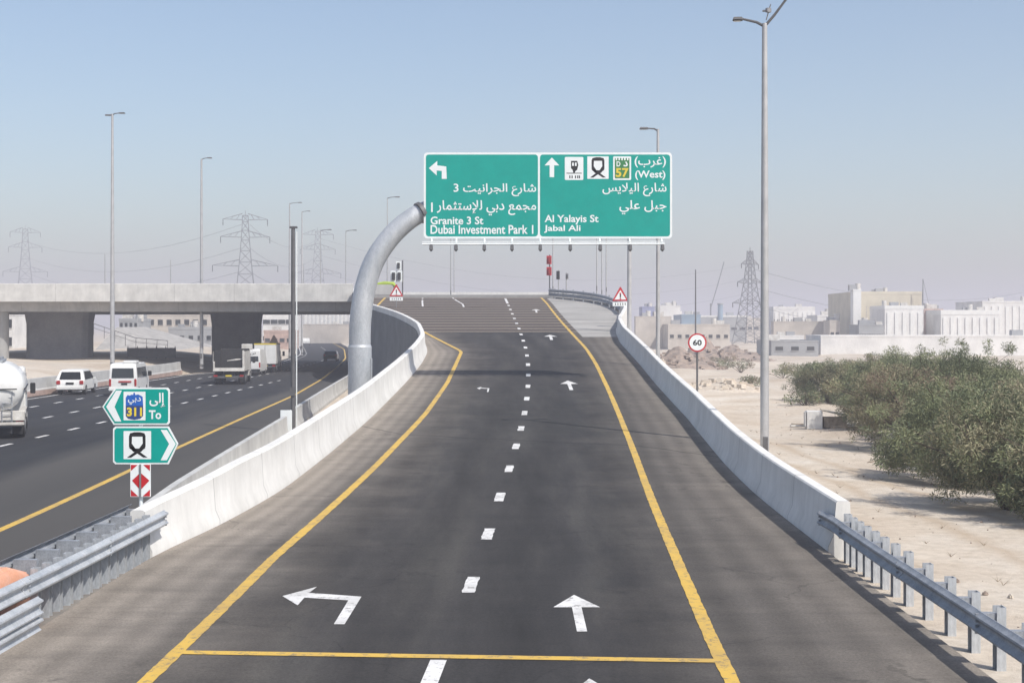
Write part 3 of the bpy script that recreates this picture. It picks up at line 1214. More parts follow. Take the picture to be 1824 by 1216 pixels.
def tram_icon(m, x0, x1, z0, z1, y, mi_w, mi_b):
    """front of a metro car on its rails"""
    m.flat(rrect(x0, x1, z0, z1, .02 * (x1 - x0)), y, mi_w)
    W, H = x1 - x0, z1 - z0
    P = lambda a, c: (x0 + a * W, z0 + c * H)
    y2, y3 = y - .003, y - .006
    m.flat([P(.24, .92), P(.2, .82), P(.2, .44), P(.36, .26), P(.64, .26), P(.8, .44), P(.8, .82), P(.76, .92), P(.6, .96), P(.4, .96)][::-1], y2, mi_b)
    m.flat([P(.31, .8), P(.3, .56), P(.43, .38), P(.57, .38), P(.7, .56), P(.69, .8)][::-1], y3, mi_w)
    for sg in (1, -1):
        c = .5
        m.flat([P(c - sg * .37, .06), P(c - sg * .22, .06), P(c + sg * .3, .4), P(c + sg * .16, .44)][::sg], y2 - .001 * (sg + 1), mi_b)
    m.flat([P(.36, .3), P(.5, .2), P(.64, .3)][::-1], y2 - .0035, mi_b)


# ------------------------------------------------------------------ cantilever gantry sign
GY = 70.0
gx = ax(641, GY)
gs = thing('gantry_sign', 'large green bilingual direction sign on a curved steel cantilever over the ramp', 'gantry sign', (gx, GY, -.06))


def gp(px, py, dy=0.0):
    return at(px, py, GY) + Vector((0, dy, 0)) - gs.location


m = MB()
base = Vector((0, 0, 0))
path = [base, gp(641, 690), gp(641, 600), gp(643, 560), gp(650, 515), gp(664, 470), gp(686, 433), gp(714, 402), gp(748, 378), gp(790, 362, .0), gp(830, 352, .0), gp(1150, 346, .0)]
rad = [.52, .52, .52, .52, .51, .5, .49, .48, .46, .42, .36, .3]
# resample for smoothness
pts, rr = [], []
for i in range(len(path) - 1):
    p0, p1, p2, p3 = path[max(i - 1, 0)], path[i], path[i + 1], path[min(i + 2, len(path) - 1)]
    for k in range(5):
        u = k / 5
        pts.append(.5 * ((2 * p1) + (-p0 + p2) * u + (2 * p0 - 5 * p1 + 4 * p2 - p3) * u * u + (-p0 + 3 * p1 - 3 * p2 + p3) * u ** 3))
        rr.append(rad[i] + (rad[i + 1] - rad[i]) * u)
pts.append(path[-1])
rr.append(rad[-1])
for p in pts:
    p.y += .55 if p.x > 3.5 else .55 * max(0, p.x) / 3.5
m.tube(pts, rr, 24)
m.build('column', GALV, gs, smooth=50)
m = MB()
m.tube([(0, 0, .08), (0, 0, gp(0, 618).z)], .565, 24)
m.tube([(0, 0, gp(0, 618).z), (0, 0, gp(0, 614).z)], [.565, .525], 24)
m.box((.57, -.05, 2.2), (.05, .3, 2.2))
m.build('sleeve', GALV, gs, smooth=40)
m = MB()
m.disc((0, 0, .04), .95, 'z', 20, .08)
for k in range(8):
    a = k * math.pi / 4
    m.box((math.cos(a) * .68, math.sin(a) * .68, .28), (.36, .03, .42), rz=a)
m.build('base_plate', GALV2, gs)
m = MB()
q = gp(748, 378)
m.tube([q + Vector((-.05, .33, -.04)), q + Vector((.1, .4, .04))], .53, 20)
m.build('flange', DPOLE, gs, smooth=40)
sx0, sx1 = gp(755, 0).x, gp(1197, 0).x
szb, szt = gp(0, 425).z, gp(0, 272).z
mid = gp(960, 0).x
m = MB()
m.plate(rrect(sx0, sx1, szb, szt, .18), -.06, 0, 0)
for k in range(9):
    x = sx0 + (sx1 - sx0) * (k + .5) / 9
    m.box((x, .06, (szb + szt) / 2), (.08, .1, szt - szb - .2), 1)
panel = m.build('sign_panel', [SWHITE, SBACK], gs)
m = MB()
m.flat(rrect(sx0 + .1, mid - .05, szb + .1, szt - .1, .14), -.064)
m.flat(rrect(mid + .05, sx1 - .1, szb + .1, szt - .1, .14), -.0645)
m.build('sign_face', GREEN, panel)
YL = -.069


def box_px(x0, x1, y0, y1):
    """rectangle on the sign given by photograph pixels"""
    a, c = gp(x0, y1), gp(x1, y0)
    return a.x, c.x, a.z, c.z


for txt, bx4, bo in (('3 ' + arabic('شارع الجرانيت'), (808, 955, 327, 350), .012), ('1', (768, 771, 361, 378), .012), (arabic('مجمع دبي للإستثمار'), (778, 955, 357, 384), .012),
                     ('Granite 3 St', (767, 861, 386, 400), .02), ('Dubai Investment Park 1', (767, 950, 401, 417), .02),
                     (arabic('شارع اليلايس'), (1073, 1187, 326, 350), .012), (arabic('جبل علي'), (1103, 1187, 357, 382), .012),
                     ('Al Yalayis St', (970, 1066, 383, 400), .02), ('Jabal Ali', (969, 1034, 401, 415), .02),
                     ('(' + arabic('غرب') + ')', (1130, 1186, 279, 299), .012), ('(West)', (1131, 1185, 304, 321), .02)):
    m = MB()
    put_text(m, txt, *box_px(*bx4), YL, bold=bo)
    m.build('lettering', SWHITE, panel)
m = MB()


def poly_px(pts_, y=YL, mi=0):
    m.flat([(gp(a, c).x, gp(a, c).z) for a, c in pts_][::-1], y, mi)


poly_px([(764, 300), (779, 287), (779, 295), (795, 297), (796, 319), (787, 319), (787, 305), (778, 304), (778, 313)])
m.build('left_turn_arrow', SWHITE, panel)
m = MB()
poly_px([(983, 281), (996, 295), (987, 295), (987, 316), (979, 316), (979, 295), (970, 295)])
m.build('straight_arrow', SWHITE, panel)
m = MB()
m.flat(rrect(*box_px(1006, 1039, 280, 321), .05), YL, 0)
poly_px([(1017, 287), (1028, 287), (1030, 294), (1028, 303), (1025, 305), (1024, 308), (1021, 308), (1020, 303), (1017, 300)], YL - .003, 1)
poly_px([(1019, 290), (1022, 290), (1022, 296), (1019, 296)], YL - .006, 0)
poly_px([(1024, 290), (1027, 290), (1027, 296), (1024, 296)], YL - .0062, 0)
poly_px([(1009, 308.2), (1036, 308.2), (1036, 309.6), (1009, 309.6)], YL - .004, 1)
for xx in (1014, 1018, 1024, 1028, 1031):
    poly_px([(xx, 313), (xx + 2, 313), (xx + 2, 318), (xx, 318)], YL - .0035, 1)
m.build('toll_panel', [SWHITE, SBLACK], panel)
m = MB()
tram_icon(m, *box_px(1046, 1084, 279, 319), YL, 0, 1)
m.build('metro_panel', [SWHITE, SBLACK], panel)
m = MB()
m.flat(rrect(*box_px(1092, 1124, 279, 321), .05), YL, 0)
m.flat(rrect(*box_px(1095, 1121, 282, 318), .04), YL - .003, 1)
for k in range(5):
    x = 1096.5 + k * 5
    poly_px([(x, 282), (x + 2.6, 282), (x + 2.6, 286), (x, 286)], YL - .005, 0)
put_text(m, 'D', *box_px(1098, 1105, 288, 297), YL - .006, 0, bold=.03)
put_text(m, arabic('د'), *box_px(1110, 1118, 288, 297), YL - .006, 0, bold=.03)
put_text(m, '57', *box_px(1096.5, 1119.5, 300, 316), YL - .006, 2, bold=.03)
m.build('route_shield', [SWHITE, SGREEN2, SYEL], panel)
m = MB()
m.tube([gp(753, 436, -.5), gp(1182, 435.5, -.5)], .05, 8)
m.tube([gp(753, 432, -.5), gp(1182, 431.5, -.5)], .025, 6)
lb = m.build('light_rail', SWHITE, gs)
fl = None
for px in (769, 813, 863, 912, 962, 1015, 1068, 1121, 1178):
    a = gp(px, 437, -.5)
    m = MB()
    m.tube([gp(px, 425, .02), gp(px, 431, -.25), gp(px, 435, -.5)], .045, 6)
    m.build('bracket', SWHITE, gs)
    if fl is None:
        m = MB()
        m.box((0, 0, 0), (.18, .3, .28), 0, taper=.8)
        m.box((0, -.02, -.16), (.1, .1, .08), 0)
        fl = m.build('floodlight', DPOLE, lb, bevel=.02)
        p = fl
    else:
        p = fl.copy()
        COL.objects.link(p)
        p.parent = lb
    p.location = a + Vector((0, 0, -.12))

# ------------------------------------------------------------------ arrow signs on their post
AY = 28.6
asn = thing('direction_signs', 'two green arrow signs, blade over blade, on a white post by the left rail', 'direction sign', (ax(250, AY), AY, .3))


def ap(px, py):
    v = at(px, py, AY) - asn.location
    return (v.x, v.z)


def abox(x0, x1, y0, y1):
    a, c = ap(x0, y1), ap(x1, y0)
    return a[0], c[0], a[1], c[1]


m = MB()
m.tube([(0, .05, -.3), (0, .05, ap(0, 700)[1])], .04, 12)
m.build('post', SWHITE, asn, smooth=40)


def shrink(poly, k):
    cx = (min(p[0] for p in poly) + max(p[0] for p in poly)) / 2
    cz = (min(p[1] for p in poly) + max(p[1] for p in poly)) / 2
    hx = max(p[0] for p in poly) - cx
    hz = max(p[1] for p in poly) - cz
    return [(cx + (x - cx) * (1 - k / hx), cz + (z - cz) * (1 - k / hz)) for x, z in poly]


top = [ap(183, 724), ap(203, 756), ap(300, 756), ap(303, 752), ap(303, 694), ap(299, 690), ap(206, 690)]
bot = [ap(202, 763), ap(206, 759), ap(301, 759), ap(318, 790), ap(301, 826), ap(206, 826), ap(202, 822)]
for poly, up in ((top, True), (bot, False)):
    if not up:
        poly = poly[::-1]
    m = MB()
    m.plate(poly, -.03, 0)
    bl = m.build('arrow_blade', [SWHITE], asn)
    m = MB()
    m.flat(shrink(poly, .03), -.034)
    m.build('blade_face', GREEN, bl)
    m = MB()
    if up:
        m.flat([ap(190, 724), ap(206, 750), ap(217, 750), ap(205, 724), ap(218, 695), ap(208, 695)], -.038, 0)
        m.build('chevron', SWHITE, bl)
        m = MB()
        m.flat(rrect(*abox(221, 260, 697, 748), .01), -.038, 0)
        m.flat([ap(225, 722), ap(225, 708), ap(228, 703), ap(232, 704), ap(236, 702), ap(238, 703), ap(239, 699), ap(241, 699), ap(242, 703), ap(247, 702), ap(251, 704), ap(255, 706), ap(256, 722)][::-1], -.041, 1)
        m.flat([ap(225, 722), ap(225, 740), ap(229, 745), ap(240, 747), ap(251, 745), ap(256, 740), ap(256, 722)], -.0413, 3)
        put_text(m, '311', *abox(227, 254, 725, 741), -.045, 2, bold=.04)
        put_text(m, arabic('دبي'), *abox(229, 252, 707, 720), -.045, 0, bold=.01)
        m.build('route_shield', [SWHITE, SBLUE, SYEL, M('navy_sign', (.03, .06, .2), .5, var=.08)], bl)
        m = MB()
        put_text(m, arabic('إلى'), *abox(267, 296, 699, 725), -.038, 0, bold=.02)
        put_text(m, 'To', *abox(266, 288, 730, 746), -.038, 0, bold=.03)
        m.build('lettering', SWHITE, bl)
    else:
        m.flat([ap(287, 765), ap(302, 790), ap(287, 819), ap(298, 819), ap(314, 790), ap(298, 765)], -.038, 0)
        m.build('chevron', SWHITE, bl)
        m = MB()
        tram_icon(m, *abox(221, 270, 767, 817), -.038, 0, 1)
        m.build('metro_panel', [SWHITE, SBLACK], bl)
# red and white marker below the blades
m = MB()
m.plate(rrect(*abox(233, 269, 826, 884), .01), -.035, -.012, 0)
mk = m.build('hazard_marker', [SWHITE], asn)
m = MB()
m.flat([ap(251, 872), ap(267, 855), ap(251, 841), ap(236, 855)], -.039)
m.flat([ap(234, 827), ap(234, 838), ap(246, 827)], -.0393)
m.flat([ap(268, 827), ap(256, 827), ap(268, 838)], -.0391)
m.flat([ap(234, 871), ap(234, 883), ap(247, 883)], -.0392)
m.flat([ap(268, 871), ap(255, 883), ap(268, 883)], -.0394)
m.build('marker_pattern', SRED, mk)
m = MB()
m.box((.01, -.05, ap(0, 855)[1]), (.035, .012, .64))
m.build('marker_strap', SBACK, mk)
# crumbled concrete foot
m = MB()
rr2 = random.Random(3)
for k in range(26):
    a = rr2.random() * 6.28
    rad_ = rr2.random() * .7
    sz = .05 + rr2.random() * .13
    m.box((-7.25 + math.cos(a) * rad_ * .7, 28.9 + math.sin(a) * rad_ * .8, .3 + sz / 2 + max(0, .4 - rad_) * .5), (sz * 1.4, sz, sz), rz=a, taper=.7)
tag(m.build('concrete_rubble', CONC_M, bevel=.01), 'broken white concrete lumps at the foot of the arrow sign post', 'rubble')

# ------------------------------------------------------------------ speed limit sign
SY = 66.0
ss = thing('speed_sign', 'round 60 speed limit sign on a thin post beyond the right parapet', 'speed sign', (ax(1242, SY), SY, gz(8.4, SY)))
o0 = ss.location
cz = az(610, SY) - o0.z
m = MB().tube([(0, .04, -.2), (0, .04, cz + .2)], .045, 10)
m.build('post', DPOLE, ss, smooth=40)
m = MB()
m.disc((0, 0, cz), .42, 'y', 36, .03)
f = m.build('sign_disc', SRED, ss)
m = MB()
m.disc((0, -.018, cz), .355, 'y', 36, .008)
m.build('sign_face', SWHITE, f)
m = MB()
put_text(m, '60', -.2, .2, cz - .13, cz + .13, -.026, bold=.03)
m.build('numerals', SBLACK, f)


def warning_sign(px, py, Y, base_z, label, sz=.62):
    z = az(py, Y) - base_z
    x = ax(px, Y)
    o = thing('warning_sign', label, 'warning sign', (x, Y, base_z))
    m = MB()
    m.tube([(0, .05, -.1), (0, .05, z + .3)], .04, 8)
    m.build('post', SBACK, o)
    m = MB()
    tri = [(-sz, z - sz * .62), (sz, z - sz * .62), (sz * .06, z + sz * 1.1), (-sz * .06, z + sz * 1.1)]
    m.plate(tri, -.02, 0)
    f = m.build('sign_triangle', SRED, o)
    m = MB()
    m.flat([(-sz * .72, z - sz * .44), (sz * .72, z - sz * .44), (0, z + sz * .72)], -.026)
    m.build('sign_face', SWHITE, f)
    m = MB()
    m.box((0, -.03, z + .06), (.09, .006, .34), 0)
    m.box((0, -.03, z - .2), (.1, .006, .1), 1)
    m.box((0, -.0315, z + .18), (.12, .006, .1), 1)
    m.build('symbol', [SBLACK, SRED], f)
    m = MB()
    m.plate(rrect(-sz * .95, sz * .95, z - sz * 1.25, z - sz * .75, .02), -.02, 0)
    pl = m.build('plate', SWHITE, o)
    m = MB()
    for k in range(5):
        m.box((-sz * .6 + k * sz * .3, -.024, z - sz), (.05, .006, .16))
    m.build('plate_symbols', SBLACK, pl)
    return o


warning_sign(706, 520, 131, zr(131), 'red triangle warning sign with a white plate, on the left lanes of the ramp top')
warning_sign(1105, 527, 108, zr(108) - 1.5, 'red triangle warning sign beside the right bend of the ramp, partly behind a pole', .6)

# old sign seen from behind on the motorway
o = thing('road_sign', 'brown back of a triangular road sign beside the motorway under the bridge', 'road sign', (ax(488, 200), 200, 0))
MB().tube([(0, 0, -.1), (0, 0, 3.0)], .06, 8).build('post', RUST, o)
MB().plate([(-.85, 2.0), (.85, 2.0), (.1, 3.5), (-.1, 3.5)], -.04, 0).build('sign_triangle', RUST, o)


# ------------------------------------------------------------------ lamp masts and signals
def mast(label, x, y, z0, h, r0=.13, r1=.07, arms=((1, .0, 2.0, .25),), matl=POLEM, name='lamp_mast', cat='lamp post', group=None, head=.75):
    o = thing(name, label, cat, (x, y, z0), 0, group)
    m = MB()
    m.tube([(0, 0, -.4), (0, 0, h * .3), (0, 0, h * .6), (0, 0, h)], [r0, r0 * .85 + r1 * .15, (r0 + r1) / 2, r1], 10)
    m.build('pole', matl, o, smooth=40)
    m = MB()
    m.box((0, 0, .02), (r0 * 3.4, r0 * 3.4, .05))
    m.build('base', DPOLE, o)
    m = MB().box((0, -r0 - .01, .9), (r0 * 1.1, .03, .5))
    m.build('access_door', DPOLE, o)
    for dx, dy, L, rise in arms:
        d = Vector((dx, dy, 0)).normalized()
        tip = d * L + Vector((0, 0, h + rise))
        m = MB()
        m.tube([(0, 0, h - .1), d * L * .35 + Vector((0, 0, h + rise * .25)), d * L * .7 + Vector((0, 0, h + rise * .65)), tip], [.05, .045, .04, .035], 8)
        m.build('arm', matl if matl is not POLEM else DPOLE, o, smooth=40)
        if head:
            m = MB()
            a = math.atan2(d.y, d.x)
            m.box(tip + d * head * .4, (head, .28, .1), 0, rz=a, taper=.8)
            m.box(tip + d * head * .45 - Vector((0, 0, .06)), (head * .7, .2, .03), 1, rz=a)
            m.build('lamp_head', [DPOLE, SWHITE], o, bevel=.02)
    return o


# big twin-arm mast on the right, with a camera cluster on one arm
X, Yp = ax(1362, 47), 47
zb = gz(X, Yp)
H = az(42, Yp) - zb
o = mast('tall twin-armed lamp post on the sand just beyond the right parapet', X, Yp, zb, H, .145, .085, ((-1, .1, .72, .16), (.62, -.1, .9, 1.05)), head=.34)
m = MB()
m.box((.12, 0, H + .42), (.16, .12, .14), 0, rz=.4)
m.tube([(.05, 0, H + .1), (.16, 0, H + .5), (.2, 0, H + .62)], .022, 6)
m.box((-.02, 0, H + .4), (.1, .06, .06), 0, rz=-.5)
m.build('camera_unit', SBACK, o, bevel=.01)
m = MB().disc((.22, -.02, H + .4), .05, 'y', 10, .05)
# second right mast
X, Yp = ax(1172, 78), 78
o = mast('slim lamp post with a single left-pointing arm, behind the right end of the gantry sign', X, Yp, gz(X, Yp), az(230, Yp) - gz(X, Yp), .12, .07, ((-1, 0, .55, .04),), head=.5)
X, Yp = ax(1121, 103), 103
mast('thick pale pole rising behind the green sign from beside the right bend', X, Yp, 0, az(300, Yp), .17, .13, ((-1, 0, .6, .05),), head=.5)
X, Yp = ax(1239, 190), 190
mast('thin dark bare pole in the distance above the speed limit sign', X, Yp, 0, az(480, Yp), .12, .07, (), DPOLE, 'utility_pole', 'pole')
# motorway masts
MG = 'lamp masts along the motorway median'
Hm = az(203, 122)
mast('tallest pale lamp mast on the median, left of the white minibus', -33.6 + .2, 122, .6, Hm - .6, .19, .09, ((1, -.1, .6, .06), (-.5, 0, .12, -.1)), head=.55, group=MG)
mast('pale lamp mast on the median, just left of the dump truck', ax(359, 150), 150, .8, az(283, 150) - .8, .19, .09, ((1, 0, .6, .1),), head=.55, group=MG)
mast('thin far lamp mast seen just left of the dark post', ax(516, 204), 204, .5, az(362, 204) - .5, .17, .08, ((1, 0, 1.2, .1),), head=.6, group=MG)
mast('faint far lamp mast seen just right of the dark post', ax(538, 232), 232, .5, az(377, 232) - .5, .16, .08, ((1, 0, .8, .1),), head=.6, group=MG)
# dark post with white band in the barrier gap
o = thing('camera_pole', 'dark slim post standing in the gap of the motorway barrier', 'pole', (ax(522, 65.6), 65.6, -.05))
hp = az(405, 65.6) + .05
MB().tube([(0, 0, 0), (0, 0, hp)], [.105, .085], 12).build('post', DPOLE, o, smooth=40)
MB().tube([(.14, .1, 0), (.14, .1, hp * .98)], .03, 8).build('conduit', SWHITE, o, smooth=40)
m = MB().box((.02, 0, hp), (.34, .2, .09))
m.build('cap', DPOLE, o, bevel=.01)
m = MB().box((-.02, -.12, 1.9), (.22, .06, .4))
m.build('junction_box', DPOLE, o, bevel=.01)
# lamps on and beyond the bridge
BG = 'lamp posts standing on and beyond the bridge'
for px, yt, Yq, lab, dx in ((690, 352, 165, 'thin lamp post on the bridge, left of the ramp signal heads', 1), (571, 410, 188, 'thin lamp post on the bridge, with its lamp left of the curved column', 1), (616, 411, 188, 'thin lamp post on the bridge, its lamp right beside the curved column', 1),
                            (187, 452, 185, 'thin white pole on the bridge left of the tallest mast', 0), (304, 463, 185, 'thin white pole on the bridge midway between two tall masts', 0), (541, 470, 186, 'short pole on the bridge just right of the dark post', 0),
                            (803, 360, 178, 'left one of the close pair of lamp posts behind the crest', -1), (809, 372, 200, 'right one of the close pair of lamp posts behind the crest', -1),
                            (985, 360, 160, 'lamp post behind the crest beside the red signal heads', 1), (1063, 350, 158, 'left one of three lamp posts below the right half of the sign', 1),
                            (1072, 372, 175, 'middle one of three lamp posts below the right half of the sign', 1), (1080, 360, 163, 'right one of three lamp posts below the right half of the sign', 1)):
    zz = DZ + .0
    mast(lab, ax(px, Yq), Yq, zz, az(yt, Yq) - zz, .075, .05, ((dx, 0, .9, .08),) if dx else (), head=.6, group=BG)


def signal(label, px, py, Y, base_z, heads, pole_px, board=None, name='traffic_signal', cat='traffic light'):
    o = thing(name, label, cat, (ax(pole_px, Y), Y, base_z))
    top = max(az(h[1] - h[3] / 2, Y) for h in heads) - base_z
    MB().tube([(0, .1, -.05), (0, .1, top + .1)], .07, 8).build('pole', POLEM if board else DPOLE, o, smooth=40)
    for hx, hy, hw, hh, mats in heads:
        c = at(hx, hy, Y) - o.location
        W, Hh = hw * Y / F, hh * Y / F
        bd, hd, ln = mats
        m = MB()
        m.box(c + Vector((0, .02, 0)), (W, .04, Hh))
        b_ = m.build('backboard', bd, o, bevel=.01)
        m = MB()
        m.box(c + Vector((0, -.1, 0)), (W * .5, .2, Hh * .66))
        m.build('housing', hd, b_, bevel=.02)
        for k in (-1, 0, 1):
            m = MB()
            m.disc(c + Vector((0, -.21, k * Hh * .2)), W * .17, 'y', 12, .03)
            m.build('lens', ln, b_)
    return o


signal('white-backed cluster of three signal heads at the ramp top', 707, 485, 148, zr(148), [(701, 492, 11, 20, (SWHITE, SBLACK, GLASS)), (711, 492, 11, 20, (SWHITE, SBLACK, GLASS)), (710, 473, 9, 15, (SWHITE, SBLACK, GLASS))], 717)
signal('pair of red signal heads, one over the other, at the crest', 978, 470, 150, zr(150), [(978, 463, 9, 15, (SRED, SBLACK, RED)), (978, 483, 9, 15, (SRED, SBLACK, RED))], 979)
signal('small dark signal head on a white post at the crest', 994, 490, 151, zr(151), [(994, 490, 6, 15, (SBLACK, SBLACK, GLASS))], 995, SWHITE)
signal('slim grey signal post behind the curved guard rail', 1009, 492, 152, zr(151), [(1010, 492, 5, 10, (SBACK, SBACK, GLASS))], 1009, SWHITE)


# ------------------------------------------------------------------ vehicles
def wheel(parent, x, y, r=.33, wd=.22, rim=SBACK):
    m = MB()
    m.tube([(x - wd / 2, y, r), (x - wd / 2 + .03, y, r), (x + wd / 2 - .03, y, r), (x + wd / 2, y, r)], [r * .92, r, r, r * .92], 22)
    t = m.build('wheel', DARK, parent, smooth=40)
    sx = 1 if x > 0 else -1
    m = MB()
    m.disc((x + sx * wd / 2 * .98, y, r), r * .6, 'x', 16, .04)
    m.build('rim', rim, t, smooth=40)
    return t


def body_loft(parent, name, prof, W, belt, top, tum, matl, bevel=.05):
    """side profile (y,z) across the width, leaning in above the belt line"""
    m = MB()
    n = len(prof)
    vs = []
    for sx in (-1, 1):
        for y, z in prof:
            k = 1.0 if z <= belt else 1 - tum * (z - belt) / (top - belt)
            if z < .5:
                k *= .97
            vs.append((sx * W / 2 * k, y, z))
    fs = [tuple(range(n - 1, -1, -1)), tuple(range(n, 2 * n))]
    fs += [(i, (i + 1) % n, (i + 1) % n + n, i + n) for i in range(n)]
    m.add(vs, fs)
    return m.build(name, matl, parent, smooth=30, bevel=bevel)


def car(label, x, y, rz=0, paint=WHITE, group='vehicles on the motorway', suv=True):
    o = thing('suv' if suv else 'car', label, 'car', (x, y, 0), rz, group)
    W, top = (1.9, 1.72) if suv else (1.82, 1.46)
    k = top / 1.72
    prof = [(.08, .32), (.0, .55), (.03, .9), (.1, 1.02 * k), (.42 if suv else .75, 1.62 * k), (.62 if suv else 1.2, 1.71 * k), (2.5, 1.72 * k), (2.75, 1.66 * k), (3.5, 1.08 * k), (4.4, .95 * k), (4.66, .75), (4.66, .32)]
    bd = body_loft(o, 'body', prof, W, 1.02 * k, top, .2, paint)
    # rear glass lies on the sloping tail
    y0, z0, y1, z1 = prof[3][0], prof[3][1], prof[4][0], prof[4][1]
    P = lambda u, wx: (wx, y0 + (y1 - y0) * u - .03, z0 + (z1 - z0) * u + .012)
    m = MB()
    m.add([P(.06, -.74), P(.06, .74), P(.92, .64), P(.92, -.64)], [(0, 1, 2, 3)])
    m.add([P(.06, -.74), P(.06, .74), P(.92, .64), P(.92, -.64)], [(3, 2, 1, 0)])
    m.build('rear_window', GLASS, o)
    for sx in (-1, 1):
        m = MB()
        zb, zt = 1.06 * k, 1.6 * k
        kx = lambda z: sx * (W / 2 * (1 - .2 * (z - 1.02 * k) / (top - 1.02 * k)) + .012)
        m.add([(kx(zb), .55, zb), (kx(zb), 3.3, zb), (kx(zt), 2.75, zt), (kx(zt), .8, zt)], [(0, 1, 2, 3)])
        m.build('side_window', GLASS, o)
        m = MB()
        m.box((sx * (W / 2 - .16), .02, .86), (.26, .1, .26))
        m.build('tail_light', RED, o, bevel=.02)
        m = MB()
        m.box((sx * (W / 2 + .1), 3.0, 1.06 * k), (.2, .12, .15))
        m.build('mirror', paint, o, bevel=.03)
    m = MB()
    m.box((0, .0, .48), (W * .98, .16, .24))
    m.build('bumper', paint if suv else BLACKP, o, bevel=.04)
    m = MB()
    m.box((0, -.02, .8), (.54, .03, .13))
    m.build('number_plate', SBLACK, o)
    for yy_ in (.85, 3.7):
        for sx in (-1, 1):
            wheel(o, sx * (W / 2 - .12), yy_, .35)
    return o


VG = 'vehicles on the motorway'
car('white SUV driving away beside the median wall, left of the minibus', -30.75, 101.5, R(4))
car('black car far off by the yellow edge line, right of the dark post', ax(588, 196), 196, R(3), BLACKP, suv=False)


def minibus(label, x, y, rz=0):
    o = thing('minibus', label, 'van', (x, y, 0), rz, VG)
    W, top = 1.88, 2.25
    prof = [(.05, .34), (.0, .6), (.02, 1.2), (.1, 2.0), (.22, 2.2), (.5, 2.25), (3.9, 2.25), (4.2, 2.15), (4.9, 1.25), (5.2, 1.0), (5.25, .34)]
    body_loft(o, 'body', prof, W, 1.2, top, .1, WHITE)
    m = MB()
    m.add([(-.74, -.0, 1.27), (.74, -.0, 1.27), (.7, .055, 1.92), (-.7, .055, 1.92)], [(0, 1, 2, 3)])
    m.build('rear_window', GLASS, o)
    m = MB().box((.15, -.01, 1.02), (.85, .04, .1))
    m.build('plate_garnish', RED, o)
    m = MB().box((.1, -.015, .86), (.4, .03, .1))
    m.build('number_plate', SBLACK, o)
    m = MB().box((.4, .9, 2.33), (.9, 1.1, .2))
    m.build('roof_unit', WHITE, o, bevel=.04)
    for sx in (-1, 1):
        m = MB()
        xx = lambda z: sx * (W / 2 * (1 - .1 * (z - 1.2) / 1.05) + .012)
        m.add([(xx(1.3), .35, 1.3), (xx(1.3), 4.4, 1.3), (xx(1.95), 4.0, 1.95), (xx(1.95), .4, 1.95)], [(0, 1, 2, 3)])
        m.build('side_window', GLASS, o)
        m = MB().box((sx * .84, .02, .95), (.14, .08, .5))
        m.build('tail_light', RED, o, bevel=.02)
        m = MB().box((sx * 1.12, 4.3, 1.45), (.26, .14, .34))
        m.build('mirror', BLACKP, o, bevel=.03)
        for yy_ in (1.0, 4.2):
            wheel(o, sx * .82, yy_, .34)
    MB().box((0, -.02, .5), (1.86, .16, .22)).build('bumper', WHITE, o, bevel=.04)
    return o


minibus('white minibus with a rooftop unit, directly above the green arrow signs', -26.35, 98.8, R(5))


def truck_base(o, W, L, cabmat, cab_h=2.7, wheels=(1.2, 2.5), cl=2.0):
    m = MB()
    for sx in (-1, 1):
        m.box((sx * .42, L / 2, .82), (.14, L - .4, .22))
    m.box((0, .05, .62), (W * .92, .12, .16))
    m.build('chassis', DPOLE, o)
    prof = [(L - cl, .55), (L - cl, cab_h - .1), (L - cl + .2, cab_h), (L - .5, cab_h), (L - .2, cab_h - .25), (L, 1.5), (L + .02, .5)]
    c = body_loft(o, 'cab', prof, W * .94, 1.5, cab_h, .07, cabmat)
    for sx in (-1, 1):
        m = MB()
        xx = sx * (W * .47 * .97 + .012)
        m.add([(xx, L - cl + .35, 1.6), (xx, L - .25, 1.6), (xx, L - .55, cab_h - .3), (xx, L - cl + .35, cab_h - .3)], [(0, 1, 2, 3)])
        m.build('side_window', GLASS, c)
        m = MB().box((sx * (W / 2 + .18), L - .3, 1.85), (.24, .1, .5))
        m.build('mirror', BLACKP, c, bevel=.02)
        m = MB().box((sx * (W / 2 - .2), -.03, .72), (.3, .05, .14))
        m.build('tail_light', RED, o)
        m = MB().box((sx * (W / 2 - .3), .4, .42), (.42, .02, .5))
        m.build('mud_flap', DARK, o)
        for yw in wheels:
            wheel(o, sx * (W / 2 - .27), yw, .5, .5)
        wheel(o, sx * (W / 2 - .2), L - 1.0, .5, .3)
    m = MB().box((0, -.04, .72), (.5, .03, .13))
    m.build('number_plate', SYEL, o)


# dump truck: open at the back, dark inside, low tailgate
o = thing('dump_truck', 'tipper truck with a black open bed and low white tailgate', 'truck', (-23.1, 119, 0), R(5), VG)
truck_base(o, 2.5, 7.2, WHITE_DIRTY, 2.75)
m = MB()
m.box((0, 2.5, 1.08), (2.44, 5.0, .1), 0)
for sx in (-1, 1):
    m.box((sx * 1.21, 2.52, 1.95), (.05, 4.95, 1.62), 0)
m.box((0, 4.98, 2.0), (2.44, .06, 1.75), 0)
bd = m.build('bed', BED, o, bevel=.008)
m = MB()
for sx in (-1, 1):
    m.box((sx * 1.255, 2.5, 1.9), (.035, 5.0, 1.6), 0)
    m.box((sx * 1.18, .0, 1.5 if sx < 0 else 1.95), (.14, .1, .8 if sx < 0 else 1.7), 0)
m.build('bed_side', WHITE_DIRTY, bd, bevel=.006)
m = MB()
m.box((0, -.03, 1.24), (2.36, .07, .28))
m.box((0, -.07, 1.14), (2.5, .12, .1))
m.build('tailgate', WHITE_DIRTY, o, bevel=.01)
m = MB()
